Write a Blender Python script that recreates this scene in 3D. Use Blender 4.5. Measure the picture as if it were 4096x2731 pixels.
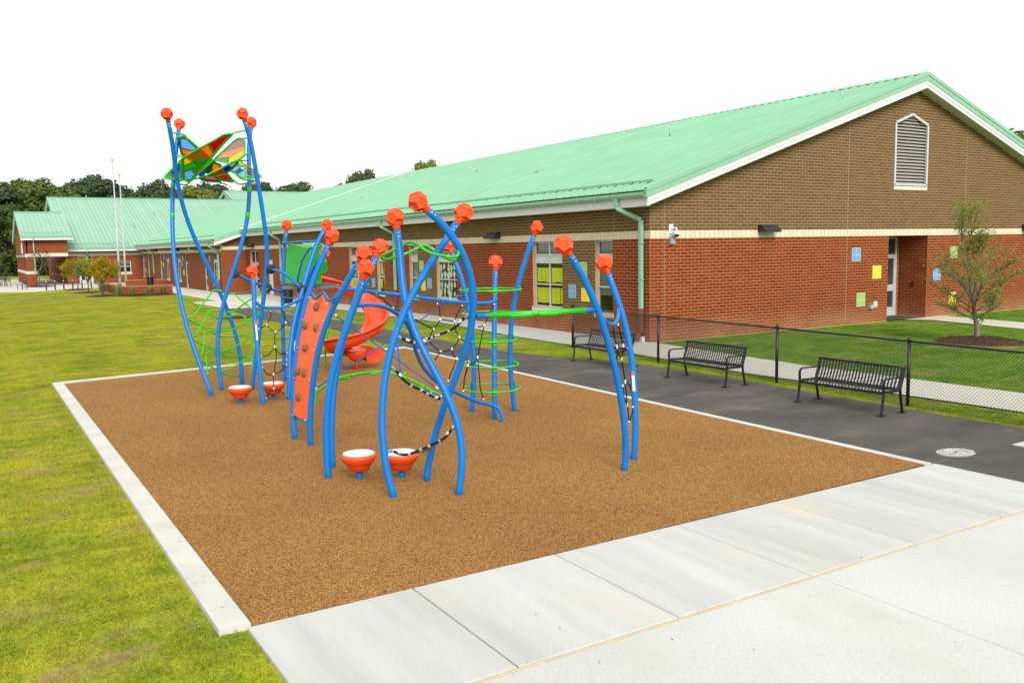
import bpy, math, random
from mathutils import Vector, Matrix
from mathutils.geometry import tessellate_polygon
random.seed(7)
for o in list(bpy.data.objects): bpy.data.objects.remove(o)
S = bpy.context.scene; COL = S.collection
R = math.radians

# ---------------------------------------------------------------- camera, sky, sun, exposure
cam = bpy.data.objects.new('camera', bpy.data.cameras.new('camera')); COL.objects.link(cam)
cam.data.sensor_width = 36; cam.data.lens = 3503.2/4096*36
cam.data.clip_start = .05; cam.data.clip_end = 2000
cam.matrix_world = Matrix(((.8506031, .0703460, -.5210815, 0), (-.5255302, .0815067, -.8468617, 0),
                           (-.0171017, .9941872, .1062988, 2.95), (0, 0, 0, 1)))
S.camera = cam
W = bpy.data.worlds.new('World'); S.world = W; W.use_nodes = True
nt = W.node_tree; nt.nodes.clear()
SUN_EL, SUN_AZ = R(34), R(193)          # azimuth of the sun, clockwise from +Y
sky = nt.nodes.new('ShaderNodeTexSky'); sky.sky_type = 'NISHITA'; sky.sun_disc = False
sky.sun_elevation = SUN_EL; sky.sun_rotation = SUN_AZ; sky.dust_density = 4; sky.air_density = 1
tc = nt.nodes.new('ShaderNodeTexCoord')
cl = nt.nodes.new('ShaderNodeTexNoise'); cl.inputs['Scale'].default_value = 2.2; cl.inputs['Detail'].default_value = 5
nt.links.new(tc.outputs['Generated'], cl.inputs['Vector'])
cr = nt.nodes.new('ShaderNodeValToRGB')   # overcast deck: bright cloud with faint greyer folds
cr.color_ramp.elements[0].position = .3; cr.color_ramp.elements[0].color = (8.6, 8.9, 9.2, 1)
cr.color_ramp.elements[1].position = .7; cr.color_ramp.elements[1].color = (10.2, 10.3, 10.4, 1)
nt.links.new(cl.outputs['Fac'], cr.inputs['Fac'])
mx = nt.nodes.new('ShaderNodeMix'); mx.data_type = 'RGBA'; mx.inputs['Factor'].default_value = .94
nt.links.new(sky.outputs['Color'], mx.inputs['A']); nt.links.new(cr.outputs['Color'], mx.inputs['B'])
bg = nt.nodes.new('ShaderNodeBackground'); bg.inputs['Strength'].default_value = .093
nt.links.new(mx.outputs['Result'], bg.inputs['Color'])
wo = nt.nodes.new('ShaderNodeOutputWorld'); nt.links.new(bg.outputs['Background'], wo.inputs['Surface'])
sl = bpy.data.lights.new('sun', 'SUN'); sl.energy = 2.8; sl.angle = R(28); sl.color = (1, .96, .9)
sun = bpy.data.objects.new('sun', sl); COL.objects.link(sun)
sd = Vector((math.sin(SUN_AZ)*math.cos(SUN_EL), math.cos(SUN_AZ)*math.cos(SUN_EL), math.sin(SUN_EL)))
sun.rotation_euler = sd.to_track_quat('Z', 'Y').to_euler()
vs = S.view_settings; vs.view_transform = 'Standard'; vs.look = 'None'; vs.gamma = 1; vs.use_curve_mapping = False
vs.exposure = .38
# ---------------------------------------------------------------- helpers
def V(*a): return Vector(a)
class MB:
    """collects shapes; build() links them as ONE mesh object"""
    def __init__(s): s.v = []; s.f = []; s.m = []; s.sm = []
    def add(s, vs, fs, mi=0, smooth=False):
        b = len(s.v); s.v += [tuple(v) for v in vs]
        for f in fs: s.f.append(tuple(i+b for i in f)); s.m.append(mi); s.sm.append(smooth)
        return s
    def box(s, a, b, mi=0):
        (x0, y0, z0), (x1, y1, z1) = a, b
        return s.add([(x0,y0,z0),(x1,y0,z0),(x1,y1,z0),(x0,y1,z0),(x0,y0,z1),(x1,y0,z1),(x1,y1,z1),(x0,y1,z1)],
                     [(3,2,1,0),(4,5,6,7),(0,1,5,4),(1,2,6,5),(2,3,7,6),(3,0,4,7)], mi)
    def bar(s, p, q, w, h, up=(0,0,1), mi=0):
        p, q = Vector(p), Vector(q); d = (q-p).normalized(); up = Vector(up)
        if abs(d.dot(up)) > .98: up = Vector((1, 0, 0))
        r = d.cross(up).normalized()*w/2; u = r.cross(d).normalized()*h/2
        vs = [p-r-u, p+r-u, p+r+u, p-r+u, q-r-u, q+r-u, q+r+u, q-r+u]
        return s.add(vs, [(3,2,1,0),(4,5,6,7),(0,1,5,4),(1,2,6,5),(2,3,7,6),(3,0,4,7)], mi)
    def tube(s, pts, r, n=8, closed=False, mi=0, smooth=True, caps=True):
        pts = [Vector(p) for p in pts]; N = len(pts)
        rad = r if isinstance(r, (list, tuple)) else [r]*N
        t0 = ((pts[1]-pts[0]) if not closed else (pts[1]-pts[-1])).normalized()
        ref = Vector((0, 0, 1)) if abs(t0.z) < .9 else Vector((1, 0, 0))
        u = t0.cross(ref).normalized(); vs = []; pt = t0
        for i, p in enumerate(pts):
            if closed: t = (pts[(i+1) % N]-pts[i-1]).normalized()
            elif i == 0: t = t0
            elif i == N-1: t = (pts[i]-pts[i-1]).normalized()
            else: t = ((pts[i+1]-p).normalized()+(p-pts[i-1]).normalized()).normalized()
            u = (u-t*u.dot(t)).normalized(); w = t.cross(u)
            for k in range(n):
                a = 2*math.pi*k/n; vs.append(p+(u*math.cos(a)+w*math.sin(a))*rad[i])
        fs = []
        for i in range(N if closed else N-1):
            j = (i+1) % N
            for k in range(n): fs.append((i*n+k, i*n+(k+1) % n, j*n+(k+1) % n, j*n+k))
        b = len(s.v); s.add(vs, fs, mi, smooth)
        if caps and not closed:
            s.f += [tuple(b+k for k in reversed(range(n))), tuple(b+(N-1)*n+k for k in range(n))]; s.m += [mi, mi]; s.sm += [False, False]
        return s
    def lathe(s, prof, c=(0,0,0), n=24, mi=0, smooth=True, axis=None):
        c = Vector(c); rot = Matrix.Identity(3)
        if axis is not None: rot = Vector((0,0,1)).rotation_difference(Vector(axis)).to_matrix()
        vs = []; fs = []
        for r, z in prof:
            for k in range(n):
                a = 2*math.pi*k/n; vs.append(c+rot @ Vector((r*math.cos(a), r*math.sin(a), z)))
        for i in range(len(prof)-1):
            for k in range(n): fs.append((i*n+k, i*n+(k+1) % n, (i+1)*n+(k+1) % n, (i+1)*n+k))
        s.add(vs, fs, mi, smooth)
        b = len(s.v)-len(vs)
        if prof[0][0] > 1e-5: s.f.append(tuple(b+k for k in reversed(range(n)))); s.m.append(mi); s.sm.append(False)
        if prof[-1][0] > 1e-5: s.f.append(tuple(b+(len(prof)-1)*n+k for k in range(n))); s.m.append(mi); s.sm.append(False)
        return s
    def slab(s, poly, th, mi=0):
        """planar polygon given thickness th along its normal (centred)"""
        p = [Vector(q) for q in poly]; n = Vector((0,0,0))
        for i in range(len(p)):
            a, b = p[i], p[(i+1) % len(p)]; n += a.cross(b)
        n = n.normalized()*th/2; N = len(p)
        return s.add([q-n for q in p]+[q+n for q in p], [tuple(reversed(range(N))), tuple(range(N, 2*N))]+[(i, (i+1) % N, N+(i+1) % N, N+i) for i in range(N)], mi)
    def prism(s, poly, z0, z1, mi=0):
        N = len(poly)
        return s.add([(x,y,z0) for x,y in poly]+[(x,y,z1) for x,y in poly], [tuple(reversed(range(N))), tuple(range(N,2*N))]+[(i,(i+1)%N,N+(i+1)%N,N+i) for i in range(N)], mi)
    def mesh(s, name, mats):
        me = bpy.data.meshes.new(name); me.from_pydata(s.v, [], s.f)
        for m in (mats if isinstance(mats, (list, tuple)) else [mats]): me.materials.append(m)
        me.polygons.foreach_set('material_index', s.m); me.polygons.foreach_set('use_smooth', s.sm); me.update()
        return me
    def build(s, name, mats, parent=None, **kw): return obj(name, s.mesh(name, mats), parent, **kw)
def obj(name, me, parent=None, label=None, cat=None, group=None, kind=None, loc=None):
    o = bpy.data.objects.new(name, me); COL.objects.link(o)
    if parent is not None: o.parent = parent; 
    if loc is not None: o.location = loc
    tag(o, label, cat, group, kind); return o
def tag(o, label=None, cat=None, group=None, kind=None):
    for k, v in (('label', label), ('category', cat), ('group', group), ('kind', kind)):
        if v: o[k] = v
    return o
def thing(name, label, cat, group=None, loc=(0,0,0), rz=0):
    o = obj(name, None, None, label, cat, group); o.location = loc; o.rotation_euler.z = rz; o.empty_display_size = .2; return o
def dup(o, parent=None):
    c = o.copy(); COL.objects.link(c)
    if parent is not None: c.parent = parent
    for ch in o.children: dup(ch, c)
    return c
def smooth(pts, k=5, closed=False):
    """Catmull-Rom"""
    p = [Vector(q) for q in pts]; N = len(p); out = []
    rng = range(N if closed else N-1)
    for i in rng:
        a = p[i-1] if (closed or i > 0) else p[0]*2-p[1]; b = p[i]; c = p[(i+1) % N]
        d = p[(i+2) % N] if (closed or i+2 < N) else c*2-b
        for j in range(k):
            t = j/k; out.append(.5*((2*b)+(c-a)*t+(2*a-5*b+4*c-d)*t*t+(3*b-a-3*c+d)*t**3))
    if not closed: out.append(p[-1])
    return out
def along(pts, t):
    L = [0]
    for i in range(1, len(pts)): L.append(L[-1]+(Vector(pts[i])-Vector(pts[i-1])).length)
    d = t*L[-1]
    for i in range(1, len(pts)):
        if d <= L[i]+1e-9:
            f = (d-L[i-1])/max(L[i]-L[i-1], 1e-9); return Vector(pts[i-1]).lerp(Vector(pts[i]), f)
    return Vector(pts[-1])
def at_z(pts, z):
    for i in range(1, len(pts)):
        a, b = Vector(pts[i-1]), Vector(pts[i])
        if (a.z-z)*(b.z-z) <= 0 and abs(b.z-a.z) > 1e-6: return a.lerp(b, (z-a.z)/(b.z-a.z))
    return Vector(pts[-1])
def inpoly(x, y, P):
    r = False; n = len(P)
    for i in range(n):
        (x0, y0), (x1, y1) = P[i], P[i-1]
        if (y0 > y) != (y1 > y) and x < (x1-x0)*(y-y0)/(y1-y0)+x0: r = not r
    return r

# ---------------------------------------------------------------- materials
class NT:
    def __init__(s, name):
        s.m = bpy.data.materials.new(name); s.m.use_nodes = True; s.t = s.m.node_tree; s.n = s.t.nodes
        s.b = s.n['Principled BSDF']; s.geo = None
    def node(s, t, **kw):
        x = s.n.new(t)
        for k, v in kw.items():
            if k in x.inputs: 
                if isinstance(v, bpy.types.NodeSocket): s.t.links.new(v, x.inputs[k])
                else: x.inputs[k].default_value = v
            else: setattr(x, k, v)
        return x
    def pos(s):
        if s.geo is None: s.geo = s.node('ShaderNodeNewGeometry')
        return s.geo.outputs['Position']
    def noise(s, scale, detail=3, rough=.55, stretch=None, vec=None):
        v = vec or s.pos()
        if stretch: 
            mp = s.node('ShaderNodeMapping'); s.t.links.new(v, mp.inputs['Vector']); mp.inputs['Scale'].default_value = stretch; v = mp.outputs['Vector']
        return s.node('ShaderNodeTexNoise', Scale=scale, Detail=detail, Roughness=rough, Vector=v).outputs['Fac']
    def ramp(s, fac, stops):
        r = s.node('ShaderNodeValToRGB'); s.t.links.new(fac, r.inputs['Fac']); e = r.color_ramp.elements
        while len(e) < len(stops): e.new(.5)
        for i, (p, c) in enumerate(stops): e[i].position = p; e[i].color = (*c, 1) if len(c) == 3 else c
        return r.outputs['Color']
    def mix(s, a, b, fac, blend='MIX'):
        x = s.node('ShaderNodeMix'); x.data_type = 'RGBA'; x.blend_type = blend
        for k, v in (('A', a), ('B', b), ('Factor', fac)):
            if isinstance(v, bpy.types.NodeSocket): s.t.links.new(v, x.inputs[k])
            else: x.inputs[k].default_value = (*v, 1) if isinstance(v, tuple) and len(v) == 3 else v
        return x.outputs['Result']
    def bump(s, h, strength=.3, dist=.01):
        b = s.node('ShaderNodeBump', Strength=strength, Distance=dist, Height=h); s.t.links.new(b.outputs['Normal'], s.b.inputs['Normal'])
    def col(s, c):
        if isinstance(c, bpy.types.NodeSocket): s.t.links.new(c, s.b.inputs['Base Color'])
        else: s.b.inputs['Base Color'].default_value = (*c, 1)
    def set(s, rough=.5, spec=.5, metal=0, coat=0):
        s.b.inputs['Roughness'].default_value = rough; s.b.inputs['Specular IOR Level'].default_value = spec
        s.b.inputs['Metallic'].default_value = metal; s.b.inputs['Coat Weight'].default_value = coat; return s
def mul(c, k): return tuple(min(1, x*k) for x in c)
def paint(name, c, rough=.4, var=.1, scale=3, bump=0, bscale=60, spec=.5, metal=0):
    t = NT(name); t.set(rough, spec, metal)
    f = t.noise(scale, 4)
    t.col(t.ramp(f, [(.3, mul(c, 1-var)), (.7, mul(c, 1+var))]))
    if bump: t.bump(t.noise(bscale, 2), bump, .004)
    return t.m
M = {}
BLUE = (.001, .148, .49)
M['blue'] = paint('blue_powder_coat', BLUE, .36, .06, 4, .12, 220, spec=.32)
M['dblue'] = paint('blue_rope', (.002, .085, .32), .6, .15, 40, .3, 300)
M['webgreen'] = paint('shaded_green_web', (.028, .24, .012), .45, .1, 8)  # frame green darkened, shade of the wing undersides put into the colour
M['clip'] = paint('grey_rope_clip', (.30, .30, .29), .45, .2, 30)
M['green'] = paint('green_powder_coat', (.022, .44, .01), .3, .07, 4, .1, 220)
M['coping'] = paint('orange_brick_coping', (.40, .15, .065), .85, .15, 3, .4, 40)
M['joint_grey'] = paint('pale_joint_sealant', (.40, .36, .30), .7, .05, 3)
M['pole'] = paint('white_flagpole_paint', (.42, .43, .43), .45, .04, 2)
M['orange'] = paint('orange_moulded_plastic', (.80, .072, .010), .45, .05, 5, .15, 350)
M['panel_orange'] = paint('orange_sheet_plastic', (.88, .115, .010), .5, .05, 4, .2, 260)
M['red'] = paint('red_orange_slide_plastic', (.78, .058, .010), .38, .06, 3, .08, 200)
M['black'] = paint('black_metal_paint', (.011, .011, .012), .38, .2, 6, .08, 150)
M['rope'] = paint('black_braided_rope', (.008, .008, .009), .85, .4, 90, .6, 260, spec=.2)
M['ferrule'] = paint('pale_aluminium_ferrule', (.62, .62, .6), .38, .1, 30, 0, metal=.35)
M['bolt'] = paint('steel_bolt', (.6, .6, .6), .3, .1, 30, metal=.8)
M['rubber_black'] = paint('black_rubber', (.02, .02, .022), .6, .3, 25, .4, 120)
M['membrane'] = paint('grey_rubber_membrane', (.20, .21, .22), .55, .25, 20, .4, 90)
M['deck_grey'] = paint('grey_coated_deck', (.15, .165, .17), .55, .15, 30, .4, 120)
M['hold'] = paint('brown_climbing_hold', (.15, .085, .055), .7, .35, 60, .6, 90)
M['white'] = paint('white_trim_paint', (.59, .61, .60), .5, .04, 2)
M['soffit'] = paint('soffit_paint', (.52, .52, .44), .6, .05, 2)
M['alu'] = paint('aluminium_frame', (.55, .56, .56), .4, .06, 3, metal=.25)
M['sill'] = paint('cast_stone_sill', (.60, .56, .44), .75, .08, 6, .3, 80)
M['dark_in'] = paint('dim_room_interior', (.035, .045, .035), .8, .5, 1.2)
M['blind'] = paint('grey_green_blind', (.13, .16, .13), .7, .08, 3)
M['spandrel'] = paint('pale_spandrel_panel', (.52, .56, .54), .5, .05, 2)
M['paper'] = paint('yellow_paper', (.72, .72, .02), .75, .08, 8)
M['paperw'] = paint('pale_green_paper', (.74, .80, .70), .75, .1, 10)
M['greentrim'] = paint('green_gutter_paint', (.215, .43, .285), .38, .05, 2)
M['dsbrown'] = paint('brown_downspout_boot', (.17, .055, .035), .55, .12, 6)
M['lamp'] = paint('bronze_lamp_housing', (.016, .015, .014), .5, .15, 20, .2, 200)
M['cam'] = paint('white_camera_housing', (.72, .74, .73), .35, .04, 8)
M['greybox'] = paint('grey_conduit_box', (.30, .35, .36), .5, .1, 10)
M['curb'] = None
def stone(name, c, rough=.85, dark=.82, light=1.1, s1=.9, s2=40, bump=.25, stretch=None, stain=None):
    t = NT(name); t.set(rough, .3)
    a = t.ramp(t.noise(s1, 5, .6, stretch), [(.3, mul(c, dark)), (.7, mul(c, light))])
    b = t.ramp(t.noise(s2, 4, .7), [(.3, (.86, .86, .86)), (.65, (1.06, 1.06, 1.06))])
    col = t.mix(a, b, 1.0, 'MULTIPLY')
    if stain: col = t.mix(col, stain[0], t.ramp(t.noise(stain[1], 4, .6, (1, .45, 1)), [(stain[2], (0,0,0)), (min(1, stain[2]+.14), (stain[3],)*3)]))
    t.col(col); t.bump(t.noise(s2*2.5, 4, .7), bump, .004); return t.m
M['curb'] = stone('white_concrete_kerb', (.56, .55, .49), .85, .86, 1.08, 1.3, 60, .35, stain=((.50, .42, .28), .9, .62, .45))
M['slab'] = stone('broomed_concrete', (.50, .505, .47), .85, .84, 1.07, .9, 70, .3, (2.6, .28, 1), stain=((.57, .50, .36), 1.1, .565, .5))
M['slab2'] = stone('smooth_pale_concrete', (.52, .53, .49), .8, .92, 1.05, .35, 50, .2, stain=((.44, .44, .37), .6, .52, .55))
M['walk'] = stone('grey_sidewalk_concrete', (.44, .44, .405), .85, .86, 1.1, .5, 30, .2, stain=((.36, .35, .30), .4, .52, .6))
M['walkw'] = stone('pale_sidewalk_concrete', (.54, .52, .44), .85, .92, 1.05, .5, 30, .2)
M['joint'] = stone('orange_joint_filler', (.58, .45, .29), .8, .8, 1.15, 3, 60, .2)
def asphalt():
    t = NT('asphalt'); t.set(.9, .25)
    a = t.ramp(t.noise(1.1, 5, .6, (.5, 1, 1)), [(.32, (.056, .051, .045)), (.7, (.105, .094, .081))])
    g = t.ramp(t.noise(120, 3, .7), [(.3, (.72, .72, .72)), (.7, (1.3, 1.3, 1.3))])
    c = t.mix(a, g, 1.0, 'MULTIPLY')
    c = t.mix(c, (.20, .165, .12), t.ramp(t.noise(.75, 6, .68, (.6, 1.5, 1)), [(.56, (0,0,0)), (.76, (.75,)*3)]))
    t.col(c); t.bump(t.noise(160, 3, .7), .6, .006); return t.m
M['asphalt'] = asphalt()
M['asphalt_old'] = stone('worn_grey_asphalt', (.165, .158, .14), .9, .8, 1.2, .5, 90, .4)
def rubber():
    t = NT('bonded_rubber_granules'); t.set(.95, .12)
    v = t.node('ShaderNodeTexVoronoi', Scale=165, Vector=t.pos()); w = t.node('ShaderNodeSeparateColor'); t.t.links.new(v.outputs['Color'], w.inputs[0])
    c1 = t.ramp(w.outputs[0], [(0, (.016, .013, .010)), (.26, (.03, .022, .014)), (.34, (.26, .126, .033)), (.7, (.39, .186, .051)), (1, (.52, .285, .092))])
    v2 = t.node('ShaderNodeTexVoronoi', Scale=60, Vector=t.pos()); w2 = t.node('ShaderNodeSeparateColor'); t.t.links.new(v2.outputs['Color'], w2.inputs[0])
    g = t.ramp(w2.outputs[0], [(0, (.8, .8, .8)), (1, (1.22, 1.22, 1.22))])
    c = t.mix(c1, g, 1.0, 'MULTIPLY')
    big = t.ramp(t.noise(.5, 4, .6), [(.3, (.90, .90, .90)), (.7, (1.10, 1.09, 1.07))])
    t.col(t.mix(c, big, 1.0, 'MULTIPLY')); t.bump(v.outputs['Distance'], .6, .006); return t.m
M['rubber'] = rubber()
def lush(t, base, k):
    """the fenced lawn right of x = 15 m is a younger, greener sod"""
    sp = t.node('ShaderNodeSeparateXYZ'); t.t.links.new(t.pos(), sp.inputs[0]); mr = t.node('ShaderNodeMapRange'); t.t.links.new(sp.outputs['X'], mr.inputs['Value'])
    mr.inputs['From Min'].default_value = 12.5; mr.inputs['From Max'].default_value = 17
    return t.mix(base, t.mix(base, k, 1.0, 'MULTIPLY'), mr.outputs[0])
def lawn(name, sat=1, straw=.585):
    """soil and thatch seen between and beyond the blades"""
    t = NT(name); t.set(.95, .1)
    f = t.noise(.55, 6, .62); g = t.noise(7, 5, .7, (1, .55, 1))
    base = t.ramp(f, [(.32, (.22, .305, .02)), (.5, (.36, .40, .026)), (.68, (.46, .445, .034))])
    base = lush(t, base, (.52, .84, 1.05))
    dk = t.mix(t.ramp(g, [(.3, (.62, .66, .6)), (.65, (1.12, 1.1, 1.05))]), t.ramp(t.noise(30, 4, .75), [(.34, (.5, .52, .45)), (.62, (1.15, 1.13, 1.1))]), 1.0, 'MULTIPLY')
    c = t.mix(base, dk, 1.0, 'MULTIPLY')
    sp = t.ramp(t.noise(1.15, 6, .68, (.55, 1, 1)), [(.54, (0,0,0)), (.67, (.85,)*3)])
    c = t.mix(c, (.34, .235, .115), sp)
    t.col(c); t.bump(t.noise(45, 4, .7), .8, .03); return t.m
M['lawn'] = lawn('lawn_ground')
def blade():
    t = NT('grass_blade'); t.set(.6, .2)
    f = t.noise(.55, 6, .62); oi = t.node('ShaderNodeNewGeometry')
    base = t.ramp(f, [(.32, (.28, .385, .028)), (.5, (.49, .53, .034)), (.68, (.61, .58, .045))])
    base = t.mix(base, (.42, .31, .11), t.ramp(t.noise(8, 5, .7, (.5, 1, 1)), [(.56, (0,0,0)), (.68, (.6,)*3)]))
    base = lush(t, base, (.52, .84, 1.05)); base = t.mix(base, t.ramp(t.noise(3.2, 5, .7, (.45, 1, 1)), [(.32, (.58, .66, .6)), (.62, (1.12, 1.1, 1.1))]), 1.0, 'MULTIPLY')
    rnd = t.ramp(oi.outputs['Random Per Island'], [(0, (.42, .55, .4)), (.55, (1.05, 1.05, 1)), (.86, (1.2, 1.12, 1.1)), (.9, (1.4, 1.05, 3.2)), (1, (1.5, 1.1, 3.6))])
    c = t.mix(base, rnd, 1.0, 'MULTIPLY')
    sp = t.ramp(t.noise(1.15, 6, .68, (.55, 1, 1)), [(.54, (0,0,0)), (.67, (.85,)*3)])
    c = t.mix(c, (.56, .40, .19), sp); t.col(c)
    t.b.inputs['Subsurface Weight'].default_value = 0
    tr = t.node('ShaderNodeBsdfTranslucent'); t.t.links.new(c, tr.inputs['Color'])
    mx = t.node('ShaderNodeMixShader', Fac=.42); t.t.links.new(t.b.outputs[0], mx.inputs[1]); t.t.links.new(tr.outputs[0], mx.inputs[2])
    t.t.links.new(mx.outputs[0], t.n['Material Output'].inputs['Surface']); return t.m
M['blade'] = blade()
def brick(name, cols, haze=False):
    t = NT(name); t.set(.88, .2)
    g = t.node('ShaderNodeNewGeometry'); t.geo = g; oi = t.node('ShaderNodeObjectInfo')
    ad = t.node('ShaderNodeMath', operation='ADD'); t.t.links.new(g.outputs['Random Per Island'], ad.inputs[0]); t.t.links.new(oi.outputs['Random'], ad.inputs[1])
    fr = t.node('ShaderNodeMath', operation='FRACT'); t.t.links.new(ad.outputs[0], fr.inputs[0])
    c = t.ramp(fr.outputs[0], [(i/(len(cols)-1), k) for i, k in enumerate(cols)])
    n = t.ramp(t.noise(22, 5, .7), [(.3, (.84, .84, .84)), (.7, (1.13, 1.13, 1.13))])
    c = t.mix(c, n, 1.0, 'MULTIPLY')
    if haze:   # cement bloom low on the wall, in drifts
        sp = t.node('ShaderNodeSeparateXYZ'); t.t.links.new(t.pos(), sp.inputs[0])
        mr = t.node('ShaderNodeMapRange'); t.t.links.new(sp.outputs['Z'], mr.inputs['Value'])
        mr.inputs['From Min'].default_value = .75; mr.inputs['From Max'].default_value = .05
        nn = t.node('ShaderNodeMath', operation='MULTIPLY'); t.t.links.new(mr.outputs[0], nn.inputs[0]); t.t.links.new(t.ramp(t.noise(.8, 4), [(.3, (.1,)*3), (.7, (.75,)*3)]), nn.inputs[1])
        c = t.mix(c, (.36, .19, .095), nn.outputs[0])
    t.col(c); t.bump(t.noise(70, 3, .7), .3, .004); return t.m
RED = [(.18, .030, .004), (.20, .034, .005), (.16, .026, .004), (.225, .040, .006), (.188, .032, .0045)]
TAN = [(.118, .078, .031), (.130, .085, .034), (.105, .069, .028), (.140, .092, .038), (.122, .080, .032)]
M['brick_red'] = brick('red_brick', RED, True); M['brick_tan'] = brick('tan_brick', TAN)
M['brick_cream'] = brick('cream_band_block', [(.60, .545, .40), (.63, .575, .43), (.58, .525, .385)])
M['mortar'] = stone('buff_mortar', (.48, .275, .135), .95, .9, 1.08, 2, 50, .2)
def wallbrick(name, c1, c2):
    t = NT(name); t.set(.88, .2)
    sp = t.node('ShaderNodeSeparateXYZ'); t.t.links.new(t.pos(), sp.inputs[0])
    ad = t.node('ShaderNodeMath', operation='ADD'); t.t.links.new(sp.outputs['X'], ad.inputs[0]); t.t.links.new(sp.outputs['Y'], ad.inputs[1])
    cb = t.node('ShaderNodeCombineXYZ'); t.t.links.new(ad.outputs[0], cb.inputs[0]); t.t.links.new(sp.outputs['Z'], cb.inputs[1])
    b = t.node('ShaderNodeTexBrick'); t.t.links.new(cb.outputs[0], b.inputs['Vector'])
    for k, v in (('Color1', (*c1, 1)), ('Color2', (*c2, 1)), ('Mortar', (.32, .155, .075, 1)), ('Scale', 1), ('Mortar Size', .011), ('Mortar Smooth', .1), ('Bias', 0), ('Brick Width', .305), ('Row Height', .1016)): b.inputs[k].default_value = v
    n = t.ramp(t.noise(6, 4, .7), [(.3, (.88,)*3), (.7, (1.1,)*3)])
    t.col(t.mix(b.outputs['Color'], n, 1.0, 'MULTIPLY')); t.bump(b.outputs['Fac'], -.5, .008); return t.m
M['far_red'] = wallbrick('far_red_brickwork', RED[1], RED[2]); M['far_tan'] = wallbrick('far_tan_brickwork', TAN[1], TAN[2])
def roofmat(nm, rc):
    t = NT(nm); t.set(.36, .5)
    oi = t.node('ShaderNodeObjectInfo'); g = t.node('ShaderNodeNewGeometry'); t.geo = g
    ad = t.node('ShaderNodeMath', operation='ADD'); t.t.links.new(g.outputs['Random Per Island'], ad.inputs[0]); t.t.links.new(oi.outputs['Random'], ad.inputs[1])
    fr = t.node('ShaderNodeMath', operation='FRACT'); t.t.links.new(ad.outputs[0], fr.inputs[0])
    a = t.ramp(fr.outputs[0], [(0, rc[0]), (1, rc[1])])
    n = t.ramp(t.noise(.5, 4, .6), [(.3, (.95,)*3), (.7, (1.05,)*3)])
    t.col(t.mix(a, n, 1.0, 'MULTIPLY')); return t.m
M['roof'] = roofmat('green_standing_seam_metal', [(.20, .40, .265), (.225, .44, .295)]); M['seam'] = roofmat('green_seam_lit_tone', [(.235, .455, .305), (.25, .48, .325)])  # seams: roof green lightened, brighter light on the ribs put into the colour
def glass():
    t = NT('window_glass'); t.n.remove(t.b)
    tr = t.node('ShaderNodeBsdfTransparent'); tr.inputs['Color'].default_value = (.93, .96, .94, 1)
    gl = t.node('ShaderNodeBsdfGlossy'); gl.inputs['Roughness'].default_value = .03
    la = t.node('ShaderNodeLayerWeight'); pw = t.node('ShaderNodeMath', operation='POWER'); t.t.links.new(la.outputs['Facing'], pw.inputs[0]); pw.inputs[1].default_value = 4
    lw = t.node('ShaderNodeMath', operation='MULTIPLY_ADD'); t.t.links.new(pw.outputs[0], lw.inputs[0]); lw.inputs[1].default_value = .6; lw.inputs[2].default_value = .04
    mx = t.node('ShaderNodeMixShader'); t.t.links.new(lw.outputs[0], mx.inputs[0]); t.t.links.new(tr.outputs[0], mx.inputs[1]); t.t.links.new(gl.outputs[0], mx.inputs[2])
    t.t.links.new(mx.outputs[0], t.n['Material Output'].inputs['Surface']); return t.m
M['glass'] = glass()
def poly(name, c):
    """coloured translucent sheet"""
    t = NT('tinted_panel_'+name); t.set(.12, .5); t.col(mul(c, .8))
    tr = t.node('ShaderNodeBsdfTransparent'); tr.inputs['Color'].default_value = (*c, 1)
    tl = t.node('ShaderNodeBsdfTranslucent'); tl.inputs['Color'].default_value = (*c, 1)
    m1 = t.node('ShaderNodeMixShader', Fac=.18); t.t.links.new(tr.outputs[0], m1.inputs[1]); t.t.links.new(tl.outputs[0], m1.inputs[2])
    m2 = t.node('ShaderNodeMixShader', Fac=.07); t.t.links.new(m1.outputs[0], m2.inputs[1]); t.t.links.new(t.b.outputs[0], m2.inputs[2])
    t.t.links.new(m2.outputs[0], t.n['Material Output'].inputs['Surface']); return t.m
PC = dict(red=(.70,.012,.010), orange=(1,.38,.01), yellow=(1,.66,.01), green=(.06,.62,.05), skyblue=(.34,.66,.95), mauve=(.74,.56,.56), peach=(1,.68,.44), paleyellow=(1,.92,.32), palegreen=(.42,.72,.45), darkgreen=(.05,.38,.16), blue=(.05,.20,.85), orangered=(1,.20,.02), indigo=(.08,.02,.62), lilac=(.55,.55,.72), paleblue=(.62,.82,.92), midblue=(.14,.42,.72), pink=(.95,.55,.62), magenta=(1,.22,.55))
for k, c in PC.items(): M['p_'+k] = poly(k, c)
def leafmat(name, c1, c2, c3, trans=.35):
    t = NT(name); t.set(.6, .25)
    g = t.node('ShaderNodeNewGeometry'); t.geo = g; oi = t.node('ShaderNodeObjectInfo')
    c = t.ramp(g.outputs['Random Per Island'], [(0, c1), (.5, c2), (1, c3)])
    o = t.ramp(oi.outputs['Random'], [(0, (.78, .85, .8)), (.5, (1, 1, 1)), (1, (1.25, 1.15, .9))])
    c = t.mix(c, o, 1.0, 'MULTIPLY'); t.col(c)
    tr = t.node('ShaderNodeBsdfTranslucent'); t.t.links.new(c, tr.inputs['Color'])
    mx = t.node('ShaderNodeMixShader', Fac=trans); t.t.links.new(t.b.outputs[0], mx.inputs[1]); t.t.links.new(tr.outputs[0], mx.inputs[2])
    t.t.links.new(mx.outputs[0], t.n['Material Output'].inputs['Surface']); return t.m
M['leaf_wood'] = leafmat('broadleaf_foliage', (.07, .118, .03), (.095, .145, .036), (.13, .175, .042))
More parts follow.
